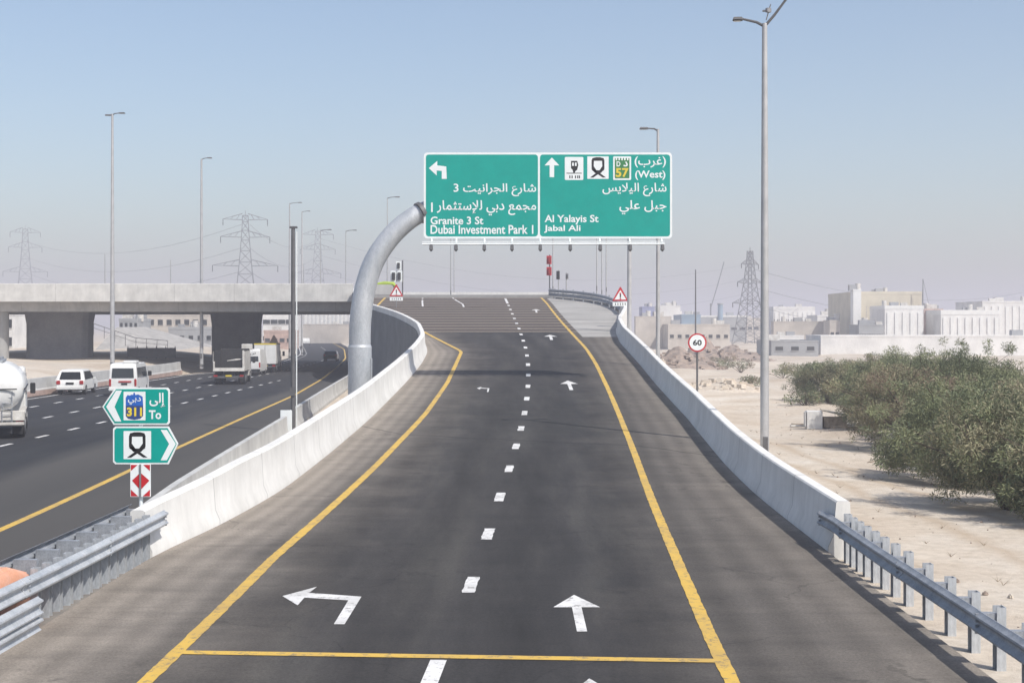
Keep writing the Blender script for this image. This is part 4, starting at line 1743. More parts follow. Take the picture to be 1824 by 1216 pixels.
m.tube([(-.4, 1.5, 1.9), (.3, 1.4, 1.98), (.9, 1.45, 2.05)], [.05, .09, .05], 8)
tag(m.build('load_bundle', WHITE_DIRTY), 'pale bundle lying in the black bed of the tipper truck', 'bundle')
bpy.data.objects[bpy.data.objects[-1].name]
for q in [q_ for q_ in COL.objects if q_.name.startswith('load_bundle')]:
    q.location = (-23.1, 119, 0)
m = MB().box((1.0, 5.25, 3.0), (.9, .5, .5))
m.build('headboard_box', WHITE_DIRTY, o, bevel=.03)

# tanker
o = thing('tanker_truck', 'white tanker truck with a rounded tank at the left edge of the motorway', 'tanker', (-21.95, 61.8, 0), R(17), VG)
truck_base(o, 2.5, 7.6, WHITE, 2.9, (1.0, 2.35))
m = MB()
n = 28
rings = [(-.32, .25), (-.27, .55), (-.15, .8), (.02, .94), (.2, 1.0), (5.2, 1.0), (5.4, .85)]
vs, fs = [], []
for yv, k in rings:
    for j in range(n):
        a = 2 * math.pi * j / n
        vs.append((1.24 * k * math.cos(a), yv, 2.17 + 1.08 * k * math.sin(a)))
for i in range(len(rings) - 1):
    for j in range(n):
        fs.append((i * n + j, i * n + (j + 1) % n, (i + 1) * n + (j + 1) % n, (i + 1) * n + j))
fs += [tuple(range(n)), tuple((len(rings) - 1) * n + j for j in range(n - 1, -1, -1))]
m.add(vs, fs)
tk = m.build('tank', WHITE, o, smooth=50)
m = MB()
m.box((0, 2.7, 3.28), (.7, 4.2, .08))
for yv in (1.2, 2.7, 4.2):
    m.disc((0, yv, 3.36), .26, 'z', 14, .12)
m.build('manhole_walkway', GALV2, tk)
m = MB()
for sx in (-1, 1):
    m.box((sx * 1.25, 2.6, 2.12), (.05, 5.2, .06))
m.box((0, -.36, 2.12), (1.9, .05, .05))
m.build('tank_band', BLACKP, tk)
m = MB()
for sx in (-1, 1):
    m.box((sx * 1.16, 1.7, 1.16), (.22, 3.6, .06))
m.box((0, .1, .98), (2.5, .5, .4))
m.box((0, -.2, .66), (2.46, .1, .12))
m.build('fender', WHITE_DIRTY, o, bevel=.01)
m = MB()
for k in range(6):
    m.box((.55 + .0, -.22, .8 + k * .24), (.36, .03, .03))
for sx in (-.2, .2):
    m.box((.55 + sx, -.22, 1.4), (.03, .03, 1.5))
m.build('ladder', GALV2, o)

# white van and box truck further on
o = thing('box_truck', 'white box truck with a yellow front edge, ahead of the white van', 'truck', (ax(472, 149), 149, 0), R(3), VG)
truck_base(o, 2.2, 6.2, WHITE, 2.3, (1.1,))
m = MB().box((0, 2.1, 1.9), (2.2, 4.2, 2.0))
bx_ = m.build('cargo_box', WHITE, o, bevel=.03)
m = MB()
m.box((0, 2.1, 2.93), (2.22, 4.24, .12))
m.build('roof_trim', SYEL, bx_)
m = MB()
m.box((0, -.012, 1.9), (.03, .02, 1.8))
m.build('door_seam', DPOLE, bx_)
o = thing('white_van', 'high white van with a dark rear window, just beyond the tipper truck', 'van', (ax(446, 141), 141, 0), R(3), VG)
body_loft(o, 'body', [(.05, .34), (0, .6), (.02, 1.3), (.08, 2.4), (.25, 2.55), (4.2, 2.5), (4.6, 2.3), (5.2, 1.3), (5.6, 1.05), (5.65, .34)], 1.95, 1.2, 2.55, .08, WHITE)
m = MB().add([(-.78, -.0, 1.35), (.78, -.0, 1.35), (.74, .04, 1.85), (-.74, .04, 1.85)], [(0, 1, 2, 3)])
m.build('rear_window', GLASS, o)
MB().box((0, -.01, .5), (1.9, .14, .24)).build('bumper', BLACKP, o, bevel=.03)
m = MB()
put_text(m, arabic('نن ن'), -.6, .5, 2.0, 2.25, -.0 + .03, bold=.01)
for v_ in range(len(m.v)):
    x_, y_, z_ = m.v[v_]
    m.v[v_] = (x_, .045 - .02, z_)
m.build('rear_lettering', SBLACK, o)
for sx in (-1, 1):
    MB().box((sx * .88, .03, 1.0), (.14, .08, .5)).build('tail_light', RED, o, bevel=.02)
    for yy_ in (1.0, 4.4):
        wheel(o, sx * .84, yy_, .35)
# small pale pickup far along the motorway
o = thing('pickup', 'tiny white pickup truck far along the motorway under the bridge', 'pickup', (ax(545, 360), 360, 0), R(8), VG)
body_loft(o, 'body', [(0, .45), (0, 1.1), (1.6, 1.1), (1.75, 1.75), (3.0, 1.75), (3.6, 1.15), (4.8, 1.0), (4.9, .45)], 1.9, 1.15, 1.75, .15, WHITE)
for sx in (-1, 1):
    for yy_ in (.9, 3.9):
        wheel(o, sx * .8, yy_, .36)


# ------------------------------------------------------------------ trees and scrub
def leaf_cloud(centres, radii, n_each, L, W, seed, droop=.4, zmin=.02):
    rg = np.random.default_rng(seed)
    V, Fc, MI = [], [], []
    base = 0
    for (c, r, mi) in zip(centres, radii, rg.integers(0, 3, len(centres))):
        n = int(n_each * r * r * 4.2)
        d = rg.normal(size=(n, 3))
        d /= np.linalg.norm(d, axis=1)[:, None]
        rad_ = r * rg.random(n) ** .45
        p = np.array(c) + d * rad_[:, None] * np.array([1, 1, .8])
        ax_ = d * .6 + rg.normal(size=(n, 3)) * .6
        ax_[:, 2] += .25 - droop * rg.random(n)
        ax_ /= np.linalg.norm(ax_, axis=1)[:, None]
        sd = np.cross(ax_, rg.normal(size=(n, 3)))
        sd /= np.linalg.norm(sd, axis=1)[:, None] + 1e-6
        l = L * (.5 + rg.random(n))[:, None]
        wv = W * (.6 + .8 * rg.random(n))[:, None]
        q = np.stack([p - sd * wv * .3, p + ax_ * l * .5 - sd * wv, p + ax_ * l, p + ax_ * l * .5 + sd * wv], 1)
        q[:, :, 2] = np.maximum(q[:, :, 2], zmin)
        V.append(q.reshape(-1, 3))
        idx = np.arange(n * 4).reshape(-1, 4) + base
        Fc.append(idx)
        mm = np.full(n, mi)
        flip = rg.random(n) < .25
        mm[flip] = rg.integers(0, 3, flip.sum())
        MI.append(mm)
        base += n * 4
    return np.concatenate(V), np.concatenate(Fc), np.concatenate(MI)


def leaf_object(name, V, Fc, MI, mats, parent):
    me = bpy.data.meshes.new(name)
    nV, nF = len(V), len(Fc)
    me.vertices.add(nV)
    me.vertices.foreach_set('co', V.astype(np.float32).ravel())
    me.loops.add(nF * 4)
    me.loops.foreach_set('vertex_index', Fc.astype(np.int32).ravel())
    me.polygons.add(nF)
    me.polygons.foreach_set('loop_start', np.arange(nF, dtype=np.int32) * 4)
    me.polygons.foreach_set('loop_total', np.full(nF, 4, dtype=np.int32))
    for q in mats:
        me.materials.append(q)
    me.polygons.foreach_set('material_index', MI.astype(np.int32))
    me.update(calc_edges=True)
    me.validate()
    o = bpy.data.objects.new(name, me)
    COL.objects.link(o)
    o.parent = parent
    return o


def tree(label, x, y, h, wd, seed, group, name='desert_tree', cat='tree', dens=1.0):
    z0 = gz(x, y)
    o = thing(name, label, cat, (x, y, z0), 0, group)
    rg = np.random.default_rng(seed)
    m = MB()
    tips = []
    for k in range(5):
        a = k * 1.257 + rg.random() * .8
        rr_ = wd * (.18 + .2 * rg.random())
        tip = Vector((math.cos(a) * rr_, math.sin(a) * rr_, h * (.5 + .3 * rg.random())))
        midp = tip * .5 + Vector((rg.normal() * .1, rg.normal() * .1, h * .06))
        m.tube([(math.cos(a) * .05, math.sin(a) * .05, -.2), midp * .5, midp, tip], [.11, .085, .06, .02], 6)
        tips.append(tip)
        for j in range(4):
            t2 = tip + Vector((rg.normal() * wd * .16, rg.normal() * wd * .16, abs(rg.normal()) * h * .12))
            m.tube([midp, (midp + t2) / 2 + Vector((0, 0, .08)), t2], [.045, .03, .012], 5)
            tips.append(t2)
    for k in range(16):
        a = rg.random() * 6.283
        q0 = tips[rg.integers(len(tips))]
        q1 = q0 + Vector((math.cos(a) * .5, math.sin(a) * .5, .15 + .4 * rg.random()))
        m.tube([q0, (q0 + q1) / 2 + Vector((0, 0, .08)), q1], [.02, .014, .006], 4)
    for k in range(16):
        a = rg.random() * 6.283
        rr_ = wd * (.3 + .14 * rg.random())
        q0 = Vector((math.cos(a) * rr_ * .6, math.sin(a) * rr_ * .6, h * (.3 + .4 * rg.random())))
        q1 = Vector((math.cos(a) * rr_ * 1.25, math.sin(a) * rr_ * 1.25, q0.z + h * (.1 + .25 * rg.random())))
        m.tube([q0, (q0 + q1) / 2 + Vector((0, 0, .06)), q1], [.018, .013, .006], 4)
    m.build('trunk', BARK, o, smooth=60)
    C, Rd = [], []
    for t in tips:
        C.append((t.x, t.y, t.z))
        Rd.append(.3 + .28 * rg.random())
    nC = int(80 * dens)
    for k in range(nC):
        a = rg.random() * 6.283
        ph = rg.random()
        el = -.75 + 1.75 * ph
        rad_ = .55 + .5 * rg.random()
        cx = math.cos(a) * wd / 2 * rad_ * math.cos(max(-.9, el))
        cy = math.sin(a) * wd / 2 * rad_ * math.cos(max(-.9, el))
        cz_ = h * .45 + math.sin(el) * h * .5 * (.75 + .3 * rg.random())
        C.append((cx, cy, max(.25, cz_)))
        Rd.append(.26 + .34 * rg.random())
    # shoots that break the outline
    for k in range(30):
        a = rg.random() * 6.283
        rad_ = rg.random() * wd * .46
        C.append((math.cos(a) * rad_, math.sin(a) * rad_, h * (.78 + .3 * rg.random())))
        Rd.append(.12 + .14 * rg.random())
    for k in range(22):
        a = rg.random() * 6.283
        rad_ = wd * (.4 + .2 * rg.random())
        C.append((math.cos(a) * rad_, math.sin(a) * rad_, h * (.1 + .6 * rg.random())))
        Rd.append(.12 + .16 * rg.random())
    V, Fc, MI = leaf_cloud(C, Rd, 560, .12, .0125, seed + 5)
    kinds = [[LEAF[0], LEAF[2], LEAF[1]], [LEAF[0], LEAF[0], LEAF[1]], [LEAF[2], LEAF[0], TWIG], [LEAF[1], LEAF[0], LEAF[0]]][seed % 4]
    leaf_object('crown', V, Fc, MI, kinds, o)
    return o


TG = 'olive green trees on the sand right of the ramp'
TREES = [
    ('olive tree nearest the right guard rail, low boughs touching the sand', 12.6, 36.8, 2.9, 4.4),
    ('second olive tree back from the right guard rail along the sand', 13.9, 45.5, 2.9, 4.8),
    ('rounded olive tree with a brownish left side, opposite the tall twin-armed post', 15.9, 57.5, 3.1, 5.0),
    ('olive tree just behind the broken hut, on the sandy track', 17.6, 69, 3.0, 4.8),
    ('dark low tree farthest left in the grove, behind the broken hut', 19.4, 89, 2.5, 4.6),
    ('tallest tree of the grove, its top standing against the white wall', 18.9, 62, 3.75, 5.0),
    ('tree in the middle of the grove, behind the two nearest trees', 17.3, 50, 2.9, 5.0),
    ('tree at the back of the grove below the big beige building', 22.3, 80, 3.1, 5.0),
    ('tree at the back of the grove in front of the reed fence', 23.6, 73, 2.8, 5.0),
    ('tree at the right edge of the photo, beside the nearest olive tree', 16.6, 43, 2.6, 5.0),
    ('low tree at the back left of the grove below the grey warehouse', 23.2, 95, 2.7, 4.6),
    ('far low tree at the back of the grove under the white wall', 26.4, 99, 2.6, 5.0),
    ('nearest low olive bush at the right edge of the photo, beside the guard rail sand', 13.3, 33.6, 2.3, 4.2),
    ('wide bush at the right edge of the photo below the reed fence', 20.2, 57, 2.3, 5.2),
]
for k, (lab, x, y, h, wd) in enumerate(TREES):
    tree(lab, x, y, h, wd, 100 + k, TG)


def scrub(label, x, y, h, wd, seed, group='low scrub on the sand'):
    z0 = gz(x, y)
    o = thing('scrub', label, 'shrub', (x, y, z0), 0, group)
    rg = np.random.default_rng(seed)
    m = MB()
    C, Rd = [], []
    for k in range(9):
        tip = Vector((rg.normal() * wd * .25, rg.normal() * wd * .15, h * (.4 + .5 * rg.random())))
        m.tube([(0, 0, -.1), tip * .5 + Vector((0, 0, .05)), tip], [.03, .02, .01], 5)
        for j in range(2):
            C.append((tip.x + rg.normal() * .2, tip.y + rg.normal() * .2, max(.15, tip.z)))
            Rd.append(.22 + .22 * rg.random())
    m.build('stems', BARK, o)
    V, Fc, MI = leaf_cloud(C, Rd, 110, .16, .03, seed)
    leaf_object('foliage', V, Fc, MI, [LEAF[1], TWIG, LEAF[0]], o)


SCR = [(ax(1395, 130), 130, .9, 3.4, 'dry scrub right of the tall twin-armed post, far across the sand'), (ax(1320, 150), 150, 1.1, 4.0, 'dark scrub below the right-hand lattice pylon'),
       (ax(1420, 150), 150, 1.0, 4.5, 'scrub in front of the low grey warehouse'), (ax(1335, 120), 120, .7, 2.6, 'small scrub left of the tall twin-armed post'),
       (ax(1240, 165), 165, 1.3, 4.5, 'grey scrub just behind the speed limit sign'), (ax(1290, 175), 175, 1.4, 5.0, 'grey scrub right of the speed limit sign'),
       (ax(1435, 86), 86, .8, 2.0, 'small dark bush at the left tip of the grove')]
for k, (x, y, h, wd, lab) in enumerate(SCR):
    scrub(lab, x, y, h, wd, 300 + k)

# reed fence behind the grove
o = thing('reed_fence', 'spiky dry reed fence behind the grove at the right edge', 'fence', (26, 80, 0))
m = MB()
rg = random.Random(5)
for k in range(90):
    x = -1.8 + k * .085 + rg.random() * .04
    h = 1.5 + rg.random() * .75
    m.tube([(x, rg.random() * .2, -.1), (x + (rg.random() - .5) * .16, rg.random() * .2, h * .6), (x + (rg.random() - .6) * .5, 0, h)], [.02, .018, .008], 4)
m.build('reeds', REED, o)
m = MB()
for z in (.5, 1.1):
    m.tube([(-2.0, -.03, z), (2, .02, z + .04), (6.0, -.03, z)], .03, 5)
m.build('rail', WOOD, o)

# broken hut and planks on the sand
HY_ = 71.5
hx = ax(1470, HY_)
o = thing('hut', 'low broken board hut on the sand, left of the grove', 'hut', (hx, HY_, gz(hx, HY_)), R(-6))
m = MB()
m.box((-.55, 0, .42), (.75, .9, .86))
m.box((-.98, .0, .45), (.05, .8, .7))
m.build('block', CONC_M if False else PALE, o, bevel=.01)
m = MB()
m.box((.45, .05, .3), (1.1, .8, .5))
m.build('board_side', WOOD, o, bevel=.01)
m = MB()
m.add([(-.2, -.5, .92), (1.15, -.5, .62), (1.15, .6, .66), (-.2, .6, .95), (-.2, -.5, .87), (1.15, -.5, .57), (1.15, .6, .61), (-.2, .6, .9)], [(0, 1, 2, 3), (7, 6, 5, 4), (0, 4, 5, 1), (1, 5, 6, 2), (2, 6, 7, 3), (3, 7, 4, 0)])
m.build('tilted_roof', M('sun_bleached_ply', (.6, .53, .42), .9, var=.2), o)
for k, (px, py, L, a, lab) in enumerate(((1465, 751, 3.2, 3, 'long pale plank lying in front of the broken hut'), (1440, 748, 1.7, -4, 'short dark plank lying left of the broken hut'), (1520, 756, 2.2, 8, 'splintered plank pointing towards the grove from the hut'))):
    Yq = HC * F / (py - HY) * .985
    x = ax(px, Yq)
    m = MB().box((0, 0, .07), (L, .28, .09))
    p = tag(m.build('plank', WOOD if k else WHITE_DIRTY, bevel=.01), lab, 'plank', 'planks on the sand')
    p.location = (x, Yq, gz(x, Yq) + .01)
    p.rotation_euler = (0, R(1), R(a))
# felled branches by the grove
m = MB()
for k in range(7):
    a = k * .9
    m.tube([(0, 0, .1), (math.cos(a) * .4, math.sin(a) * .3, .2 + .05 * k), (math.cos(a) * .9, math.sin(a) * .5, .12 + .04 * k)], [.05, .04, .015], 5)
p = tag(m.build('branch_pile', WOOD), 'pile of bleached branches under the front of the grove', 'branches')
p.location = (13.1, 50.3, gz(13.1, 50.3))


def heap(label, x, y, rx, ry, h, seed, matl=RUBBLE, name='rubble_heap'):
    rg = np.random.default_rng(seed)
    n = 22
    vs, fs = [], []
    for j in range(n):
        for i in range(n):
            a, c = (i / (n - 1) - .5) * 2, (j / (n - 1) - .5) * 2
            d = math.hypot(a, c)
            z = max(0, 1 - d) ** 1.1 * h * (1 + .25 * math.sin(a * 5 + seed) * math.cos(c * 4)) + rg.normal() * .05 * h
            vs.append((a * rx, c * ry, z if d < 1 else -.25))
    for j in range(n - 1):
        for i in range(n - 1):
            fs.append((j * n + i, j * n + i + 1, (j + 1) * n + i + 1, (j + 1) * n + i))
    m = MB().add(vs, fs)
    for k in range(60):
        a = rg.random() * 6.28
        rr_ = rg.random() ** .6
        sz = .12 + rg.random() * .45
        m.box((math.cos(a) * rr_ * rx, math.sin(a) * rr_ * ry, max(0, 1 - rr_) * h + sz * .2), (sz * 1.5, sz, sz * .6), rz=a, taper=.8)
    o = m.build(name, matl, smooth=20)
    o.location = (x, y, gz(x, y))
    return tag(o, label, 'rubble heap', 'rubble and spoil heaps')


heap('reddish brown rubble heap left of the speed limit sign', ax(1205, 165), 165, 5.5, 7, 2.2, 1)
heap('brown rubble heap directly behind the speed limit sign', ax(1255, 195), 195, 5.0, 8, 2.6, 2)
heap('grey brown spoil heap under the right-hand lattice pylon', ax(1310, 210), 210, 6.0, 8, 2.2, 3)
heap('pale spoil heap beside the pole at the right bend', ax(1160, 140), 140, 2.6, 4, 2.4, 4, SAND)
heap('low pale sand heap left of the twin-armed post', ax(1285, 115), 115, 3.2, 5, .7, 5, SAND)
# loose stones by the near right rail
for k, (px, py, lab) in enumerate(((1755, 1068, 'fist-sized brown stone on the sand above the right rail'), (1705, 1045, 'small brown stone on the sand close to the right rail'), (1800, 1072, 'pale cracked clod on the sand at the right edge'))):
    Yq = (HC - .2) * F / (py - HY)
    m = MB()
    m.box((0, 0, .03), (.12, .09, .08), rz=k, taper=.6)
    p = tag(m.build('stone', RUBBLE if k < 2 else SAND, bevel=.02, smooth=30), lab, 'stone', 'stones by the right rail')
    p.location = (ax(px, Yq), Yq, gz(ax(px, Yq), Yq))


# pebbles and dry tufts strewn over the sand
m = MB()
rg = random.Random(11)
for k in range(420):
    y = 16 + 75 * rg.random() ** 1.6
    x = 7.2 + rg.random() * (4 + y * .16)
    sz = .012 + .05 * rg.random() ** 3
    m.box((x, y, gz(x, y) + sz * .3), (sz * 1.6, sz * 1.2, sz), 0, rz=rg.random() * 3, taper=.6)
for k in range(160):
    y = 18 + 70 * rg.random() ** 1.4
    x = 8.5 + rg.random() * (3 + y * .15)
    for j in range(7):
        a = rg.random() * 6.28
        L = .06 + .12 * rg.random()
        p = Vector((x, y, gz(x, y)))
        m.add([p, p + Vector((.012, 0, 0)), p + Vector((math.cos(a) * L, math.sin(a) * L, L * .8))], [(0, 1, 2)], 1)
o = m.build('sand_litter', [RUBBLE, REED])
o['kind'] = 'stuff'


# ------------------------------------------------------------------ buildings
def building(label, x0, x1, Y, depth, h, matl, name='building', cat='building', z0=-.1, rows=0, colsn=0, wsz=(1.0, 1.2), wmat=GLASS, parap=.5, door=False, group=None, top_mat=None, strips=0, smat=None, rz=0.0):
    cx = (x0 + x1) / 2
    o = thing(name, label, cat, (cx, Y, z0), rz, group)
    W = x1 - x0
    m = MB().box((0, depth / 2, h / 2), (W, depth, h))
    m.build('wall', matl, o)
    m = MB()
    t = .25
    for a in ((0, t / 2 - .05, W + .1, t), (0, depth - t / 2 + .05, W + .1, t)):
        m.box((a[0], a[1], h + parap / 2 + .002), (a[2], a[3], parap))
    for sx in (-1, 1):
        m.box((sx * (W / 2 - t / 2 + .05), depth / 2, h + parap / 2 + .002), (t, depth - 2 * t + .1, parap))
    m.box((0, depth / 2, h + .03), (W - .3, depth - .3, .05))
    m.build('roof', top_mat or matl, o)
    rgb = random.Random(int(abs(x0 * 7 + Y)))
    for k in range(rgb.randint(2, 5)):
        m = MB()
        xx = rgb.uniform(-W * .42, W * .42)
        sz = rgb.uniform(.7, 1.4)
        if k % 3 == 2:
            m.tube([(xx, depth * .3, h), (xx, depth * .3, h + parap + sz * 1.1)], sz * .5, 10)
            m.build('water_tank', WHITE_DIRTY, o, smooth=40)
        else:
            m.box((xx, depth * rgb.uniform(.15, .5), h + (parap + sz * .7) / 2), (sz * 1.5, sz, parap + sz * .7))
            m.build('roof_unit', GREYR if k % 2 else WHITE_DIRTY, o)
    proto = None
    for r in range(rows):
        for c in range(colsn):
            xx = -W / 2 + W * (c + .5) / colsn
            zz = h * (r + .55) / rows
            if proto is None:
                m = MB()
                m.box((0, -.0, 0), (wsz[0], .06, wsz[1]))
                m.box((0, -.05, -wsz[1] / 2 - .05), (wsz[0] + .2, .12, .08), 1)
                proto = m.build('window', [wmat, matl], o)
                p = proto
            else:
                p = proto.copy()
                COL.objects.link(p)
                p.parent = o
            p.location = (xx, 0, zz)
    for k in range(strips):
        xx = -W / 2 + W * (k + .5) / strips
        m = MB().box((xx, -.08, h * .47), (W / strips * .45, .16, h * .9))
        m.build('pilaster', smat or matl, o)
    if door:
        MB().box((W * .1, -.03, 1.1), (1.4, .1, 2.2)).build('door', GREYR, o)
    return o


def bpx(label, a, c, ytop, Y, depth, matl, **kw):
    z0 = kw.get('z0', -.1)
    return building(label, ax(a, Y), ax(c, Y), Y, depth, az(ytop, Y) - z0 - kw.get('parap', .5), matl, **kw)


# right-hand industrial area
bpx('long low white boundary building behind the grove at the right', 1462, 1960, 597, 238, 12, PALE, parap=.3)
bpx('low grey warehouse right of the tall twin-armed post', 1374, 1458, 606, 232, 14, GREYR, rows=1, colsn=3, wsz=(1.2, .6), parap=.25)
bpx('small flat white store behind the low grey warehouse', 1376, 1432, 597, 262, 6, PALE, parap=.2, rows=1, colsn=2, wsz=(.9, .9))
bpx('big beige block, the tallest building in the right-hand industrial area', 1524, 1642, 519, 300, 26, CREAM, strips=0, rows=1, colsn=9, wsz=(.16, 5.5), wmat=TANR, parap=.6)
bpx('narrow white tower at the left corner of the big beige block', 1520, 1534, 515, 297, 2.5, WHITE, parap=.3)
bpx('white workshop with pilasters standing in front of the big beige block', 1576, 1645, 544, 284, 12, PALE, strips=5, smat=WHITE, parap=.7, door=True, top_mat=WHITE)
bpx('small pinkish annex between the two white workshops', 1646, 1680, 550, 290, 8, PINK, rows=1, colsn=2, wsz=(1.0, 1.2), parap=.3)
bpx('long white workshop with pale pilasters at the right', 1676, 1781, 552, 280, 14, PALE, strips=8, smat=WHITE, parap=.9, top_mat=WHITE)
bpx('ribbed pale shed behind the long white workshop at the right edge', 1750, 1900, 536, 330, 20, PALE, strips=12, smat=WHITE, parap=.4)
bpx('low dark glazed block at the foot of the big beige block', 1530, 1574, 578, 270, 8, GREYR, rows=1, colsn=10, wsz=(.35, 1.3), parap=.2)
bpx('far ribbed grandstand-like building right of the lattice pylon', 1378, 1452, 546, 420, 20, PALE, strips=9, smat=WHITE, rows=1, colsn=9, wsz=(1.1, 3.0), parap=.8)
bpx('pale villa right of the ribbed building', 1456, 1496, 561, 340, 12, PALE, rows=2, colsn=3, wsz=(.9, 1.0), parap=.4)
bpx('tiny brown house in front of the pale villa', 1478, 1496, 570, 300, 6, TANR, rows=1, colsn=2, wsz=(.7, .8), parap=.3)
bpx('long pale wall far right of the lattice pylon', 1378, 1470, 572, 320, 3, TANR, parap=.2)
bpx('blue clad shed left of the distant dark pole', 1214, 1248, 560, 360, 18, BLUEP, rows=1, colsn=3, wsz=(.8, .8), parap=.3)
bpx('small violet blue container office by the right bend', 1144, 1166, 546, 330, 8, M('violet_cladding', (.3, .32, .48), .6, var=.1), parap=.2, rows=1, colsn=2, wsz=(.8, .9))
bpx('pale twin-roofed store above the rubble heaps', 1176, 1212, 544, 400, 14, PALE, rows=1, colsn=3, wsz=(1.1, .9), parap=.3)
bpx('long grey shed with a white roof edge behind the rubble heaps', 1150, 1330, 562, 420, 20, GREYR, top_mat=WHITE, parap=.4, rows=1, colsn=12, wsz=(1.6, .7))
bpx('low brick yard building below the blue shed', 1190, 1300, 577, 300, 14, TANR, parap=.3, rows=1, colsn=8, wsz=(.8, .7))
bpx('pale yard wall in front of the violet container office', 1132, 1196, 563, 310, 3, TANR, parap=.2)
bpx('far hazy low sheds behind the twin-armed post', 1330, 1376, 566, 520, 20, TANR, parap=.3, rows=1, colsn=4, wsz=(1.5, 1))
bpx('wide far hazy factory at the right edge', 1640, 2100, 563, 560, 30, PALE, parap=.5, rows=1, colsn=14, wsz=(2, 1.5))
# left: seen under and left of the bridge
bpx('pale cubic building beyond the bridge at the left edge', -60, 26, 556, 215, 10, PALE, rows=2, colsn=4, wsz=(1.0, 1.3), z0=1.0)
bpx('house with two rows of windows seen between the bridge piers', 212, 246, 567, 255, 9, GREYR, rows=3, colsn=4, wsz=(.45, .8), z0=1.0)
bpx('grey slatted building seen between the bridge piers', 240, 268, 562, 300, 10, GREYR, rows=4, colsn=2, wsz=(1.2, .4), z0=1.0)
bpx('long tan villa with a flat roof between the bridge piers', 262, 372, 558, 290, 12, TANR, rows=2, colsn=7, wsz=(1.0, 1.1), z0=1.0)
bpx('low grey wall house below the tan villa', 300, 380, 582, 262, 8, GREYR, rows=1, colsn=5, wsz=(.8, .8), z0=.8)
bpx('white block building just left of the dark post under the bridge', 468, 522, 556, 330, 12, PALE, rows=2, colsn=4, wsz=(1.6, 1.0))
bpx('pinkish low building under the bridge near the brown sign', 470, 522, 588, 300, 8, PINK, rows=1, colsn=4, wsz=(1.0, .8))
bpx('ribbed white hall beyond the bridge, left of the curved column', 540, 640, 548, 420, 16, PALE, strips=14, smat=WHITE, parap=.4)
bpx('long tan wall beyond the far motorway bend', 535, 660, 577, 400, 6, TANR, parap=.2)
# low dark fence along the slip road under the bridge
o = thing('mesh_fence', 'dark low screen fence along the sand bank between the bridge piers', 'fence', (ax(270, 165), 165, 1.2), R(8))
m = MB().box((0, 0, .55), (5.4, .05, 1.1))
m.build('screen', DPOLE, o)
for k in range(6):
    MB().box((-2.6 + k * 1.04, .06, .6), (.08, .08, 1.4)).build('post', DPOLE, o)
# paved stone slope beyond the bridge
m = MB()
xa, xb = ax(150, 205), ax(300, 205)
m.add([(xa, 205, -.2), (xb, 205, -.2), (xb - 2, 213, 1.3), (xa, 222, 4.6), (xa, 240, 4.6), (xb, 240, 1.3), (xa, 240, -.2), (xb, 240, -.2)], [(0, 1, 2, 3), (3, 2, 5, 4), (0, 3, 4, 6), (1, 7, 5, 2)])
tag(m.build('stone_slope', STONE), 'grey paved stone slope seen between the bridge piers', 'embankment')
o = thing('stair_rail', 'dark sloping handrail down the paved stone slope', 'railing', (xa, 204.5, 0))
m = MB()
L = xb - xa
m.tube([(0, 0, 5.6), (L * .3, 0, 4.4), (L * .62, 0, 3.1), (L, 0, 2.7)], .05, 6)
m.tube([(0, 0, 5.0), (L * .3, 0, 3.8), (L * .62, 0, 2.5), (L, 0, 2.1)], .035, 6)
m.build('handrail', DPOLE, o)
for k in range(9):
    u = k / 8
    zt = float(np.interp(u, [0, .3, .62, 1], [5.6, 4.4, 3.1, 2.7]))
    MB().tube([(L * u, 0, max(-.1, zt - 1.6)), (L * u, 0, zt)], .04, 6).build('baluster', DPOLE, o)


# ------------------------------------------------------------------ lattice pylons and cables
def pylon(label, x, y, h, arms, rz=0.0, bw=.13, r=.14):
    o = thing('pylon', label, 'pylon', (x, y, -.2), rz, 'lattice power pylons')
    m = MB()
    n = 11
    hw = lambda z: h * bw * (1 - z / h) ** 1.35 * .75 + h * .022
    zs = [h * (1 - (1 - k / n) ** 1.25) for k in range(n + 1)]
    for sx in (-1, 1):
        for sy in (-1, 1):
            m.tube([(sx * hw(z), sy * hw(z), z) for z in zs], r, 4)
    for k in range(n):
        a, c = zs[k], zs[k + 1]
        A, B = hw(a), hw(c)
        for s in (-1, 1):
            m.tube([(-A, s * A, a), (B, s * B, c)], r * .6, 4)
            m.tube([(A, s * A, a), (-B, s * B, c)], r * .6, 4)
            m.tube([(s * A, -A, a), (s * B, B, c)], r * .6, 4)
            m.tube([(s * A, A, a), (s * B, -B, c)], r * .6, 4)
            m.tube([(-B, s * B, c), (B, s * B, c)], r * .6, 4)
    m.tube([(0, 0, h - .5), (0, 0, h * 1.04)], r * .8, 4)
    m.build('tower', STEEL, o)
    for zf, L in arms:
        z = zf * h
        b0 = hw(z)
        for sx in (-1, 1):
            m = MB()
            tip = Vector((sx * L, 0, z))
            for s in (-1, 1):
                m.tube([(sx * b0, s * b0, z - .2), tip], r * .75, 4)
                m.tube([(sx * b0, s * b0, z + h * .045), tip], r * .75, 4)
                for q in (.3, .6):
                    p0 = Vector((sx * b0, s * b0, z)).lerp(tip, q)
                    p1 = Vector((sx * b0, s * b0, z + h * .045)).lerp(tip, q - .15)
                    m.tube([p0, p1], r * .5, 4)
            m.build('crossarm', STEEL, o)
            m = MB()
            m.tube([tip, tip - Vector((0, 0, h * .05))], r * 1.1, 5)
            m.build('insulator', GLASS, o)
    return o


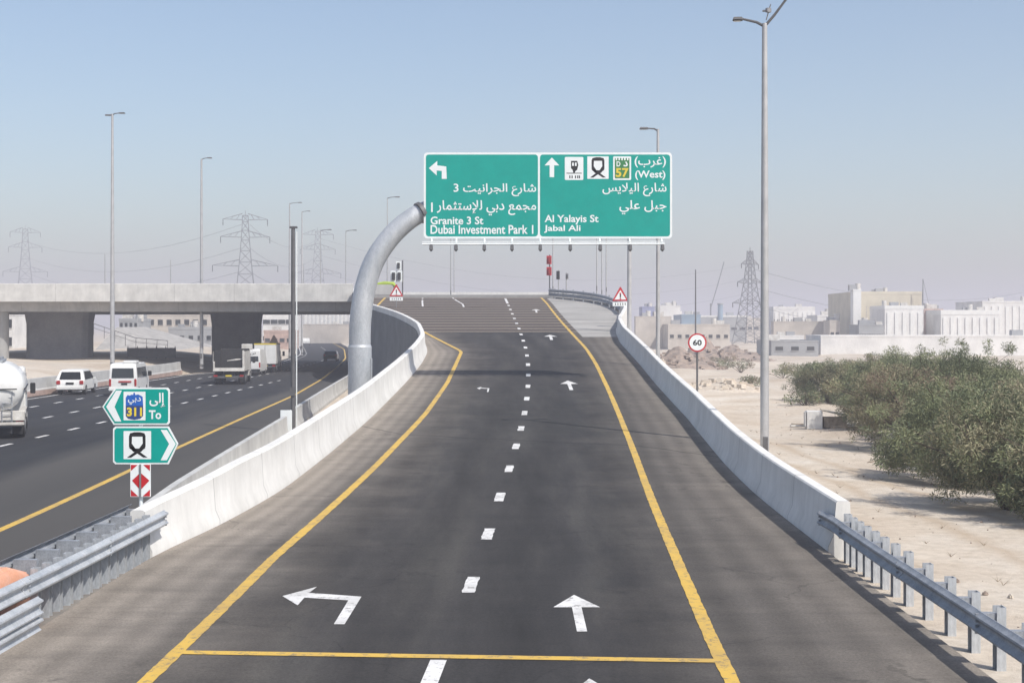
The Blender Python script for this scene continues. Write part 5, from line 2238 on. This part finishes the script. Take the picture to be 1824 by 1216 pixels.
ARM3 = ((.97, 7.5), (.83, 8.3), (.6, 11))
pylon('large lattice power pylon rising behind the bridge', ax(437, 500), 500, az(384, 500) + .2, ARM3, R(12))
pylon('second, fainter lattice pylon behind the dark post', ax(566, 700), 700, az(412, 700) + .2, ARM3, R(8))
pylon('faint lattice pylon at the far left behind the bridge', ax(45, 760), 760, az(408, 760) + .2, ARM3, R(15))
pylon('lattice power pylon left of the twin-armed post', ax(1336, 400), 400, az(447, 400) + .2, ((.86, 4.5), (.66, 6.5), (.44, 9.0)), R(50), .16, .11)


def cables(label, pts, sag, n=3, gap=3.5, rad=.05):
    m = MB()
    for k in range(n):
        path = []
        for i in range(13):
            u = i / 12
            p = Vector(pts[0]).lerp(Vector(pts[1]), u)
            p.z -= sag * 4 * u * (1 - u) + k * gap
            path.append(p)
        m.tube(path, rad, 4)
    o = m.build('power_cables', STEEL)
    return tag(o, label, 'power cable', 'overhead power cables')


cables('overhead cables sagging from the right pylon towards the beige block', (at(1345, 480, 400), at(1900, 500, 560)), 8, 3, 5, .06)
cables('overhead cables running left from the large pylon behind the bridge', (at(430, 400, 500), at(45, 430, 760)), 8, 3, 8, .07)
cables('overhead cables linking the large pylon and the fainter pylon', (at(445, 400, 500), at(566, 425, 700)), 6, 3, 8, .07)
cables('overhead cables right of the fainter pylon towards the crest', (at(570, 425, 700), at(1336, 470, 800)), 14, 3, 8, .08)
# construction crane far right of the speed sign and the radio mast on the beige block
o = thing('crane', 'faint leaning crane jib in the haze left of the right-hand pylon', 'crane', (ax(1266, 600), 600, 0))
m = MB()
m.tube([(0, 0, 0), (0, 0, 14)], .35, 5)
m.build('mast', STEEL, o)
m = MB()
m.tube([(0, 0, 12), (3, 0, 22), (5.5, 0, 31)], .22, 5)
m.build('jib', STEEL, o)
o = thing('chimney', 'blue grey hazy chimney left of the right-hand pylon', 'chimney', (ax(1283, 420), 420, 0))
MB().tube([(0, 0, 0), (0, 0, az(542, 420))], [.9, .7], 12).build('shaft', BLUEP, o, smooth=40)
MB().tube([(0, 0, az(542, 420) - .01), (0, 0, az(540, 420))], .9, 12).build('cap', GREYR, o)
o = thing('radio_mast', 'thin guyed radio mast at the right corner of the big beige block', 'mast', (ax(1644, 298), 298, 0))
zt = az(497, 298)
MB().tube([(0, 0, 0), (0, 0, zt)], .09, 5).build('pole', STEEL, o)
m = MB()
m.tube([(0, 0, zt), (1.2, 0, az(543, 298))], .04, 4)
m.tube([(0, 0, zt), (-.2, 0, az(543, 298))], .04, 4)
m.build('guy', STEEL, o)

# ------------------------------------------------------------------ haze
m, t, p = nodes('haze')
t.nodes.remove(p)
pv = t.nodes.new('ShaderNodeVolumePrincipled')
pv.inputs['Color'].default_value = (.66, .66, .73, 1)
pv.inputs['Density'].default_value = .0013
pv.inputs['Anisotropy'].default_value = 0.0
t.links.new(pv.outputs[0], t.nodes['Material Output'].inputs['Volume'])
hz = MB().box((0, 1980, 22.5), (5300, 4300, 50)).build('haze', m)
hz['kind'] = 'stuff'
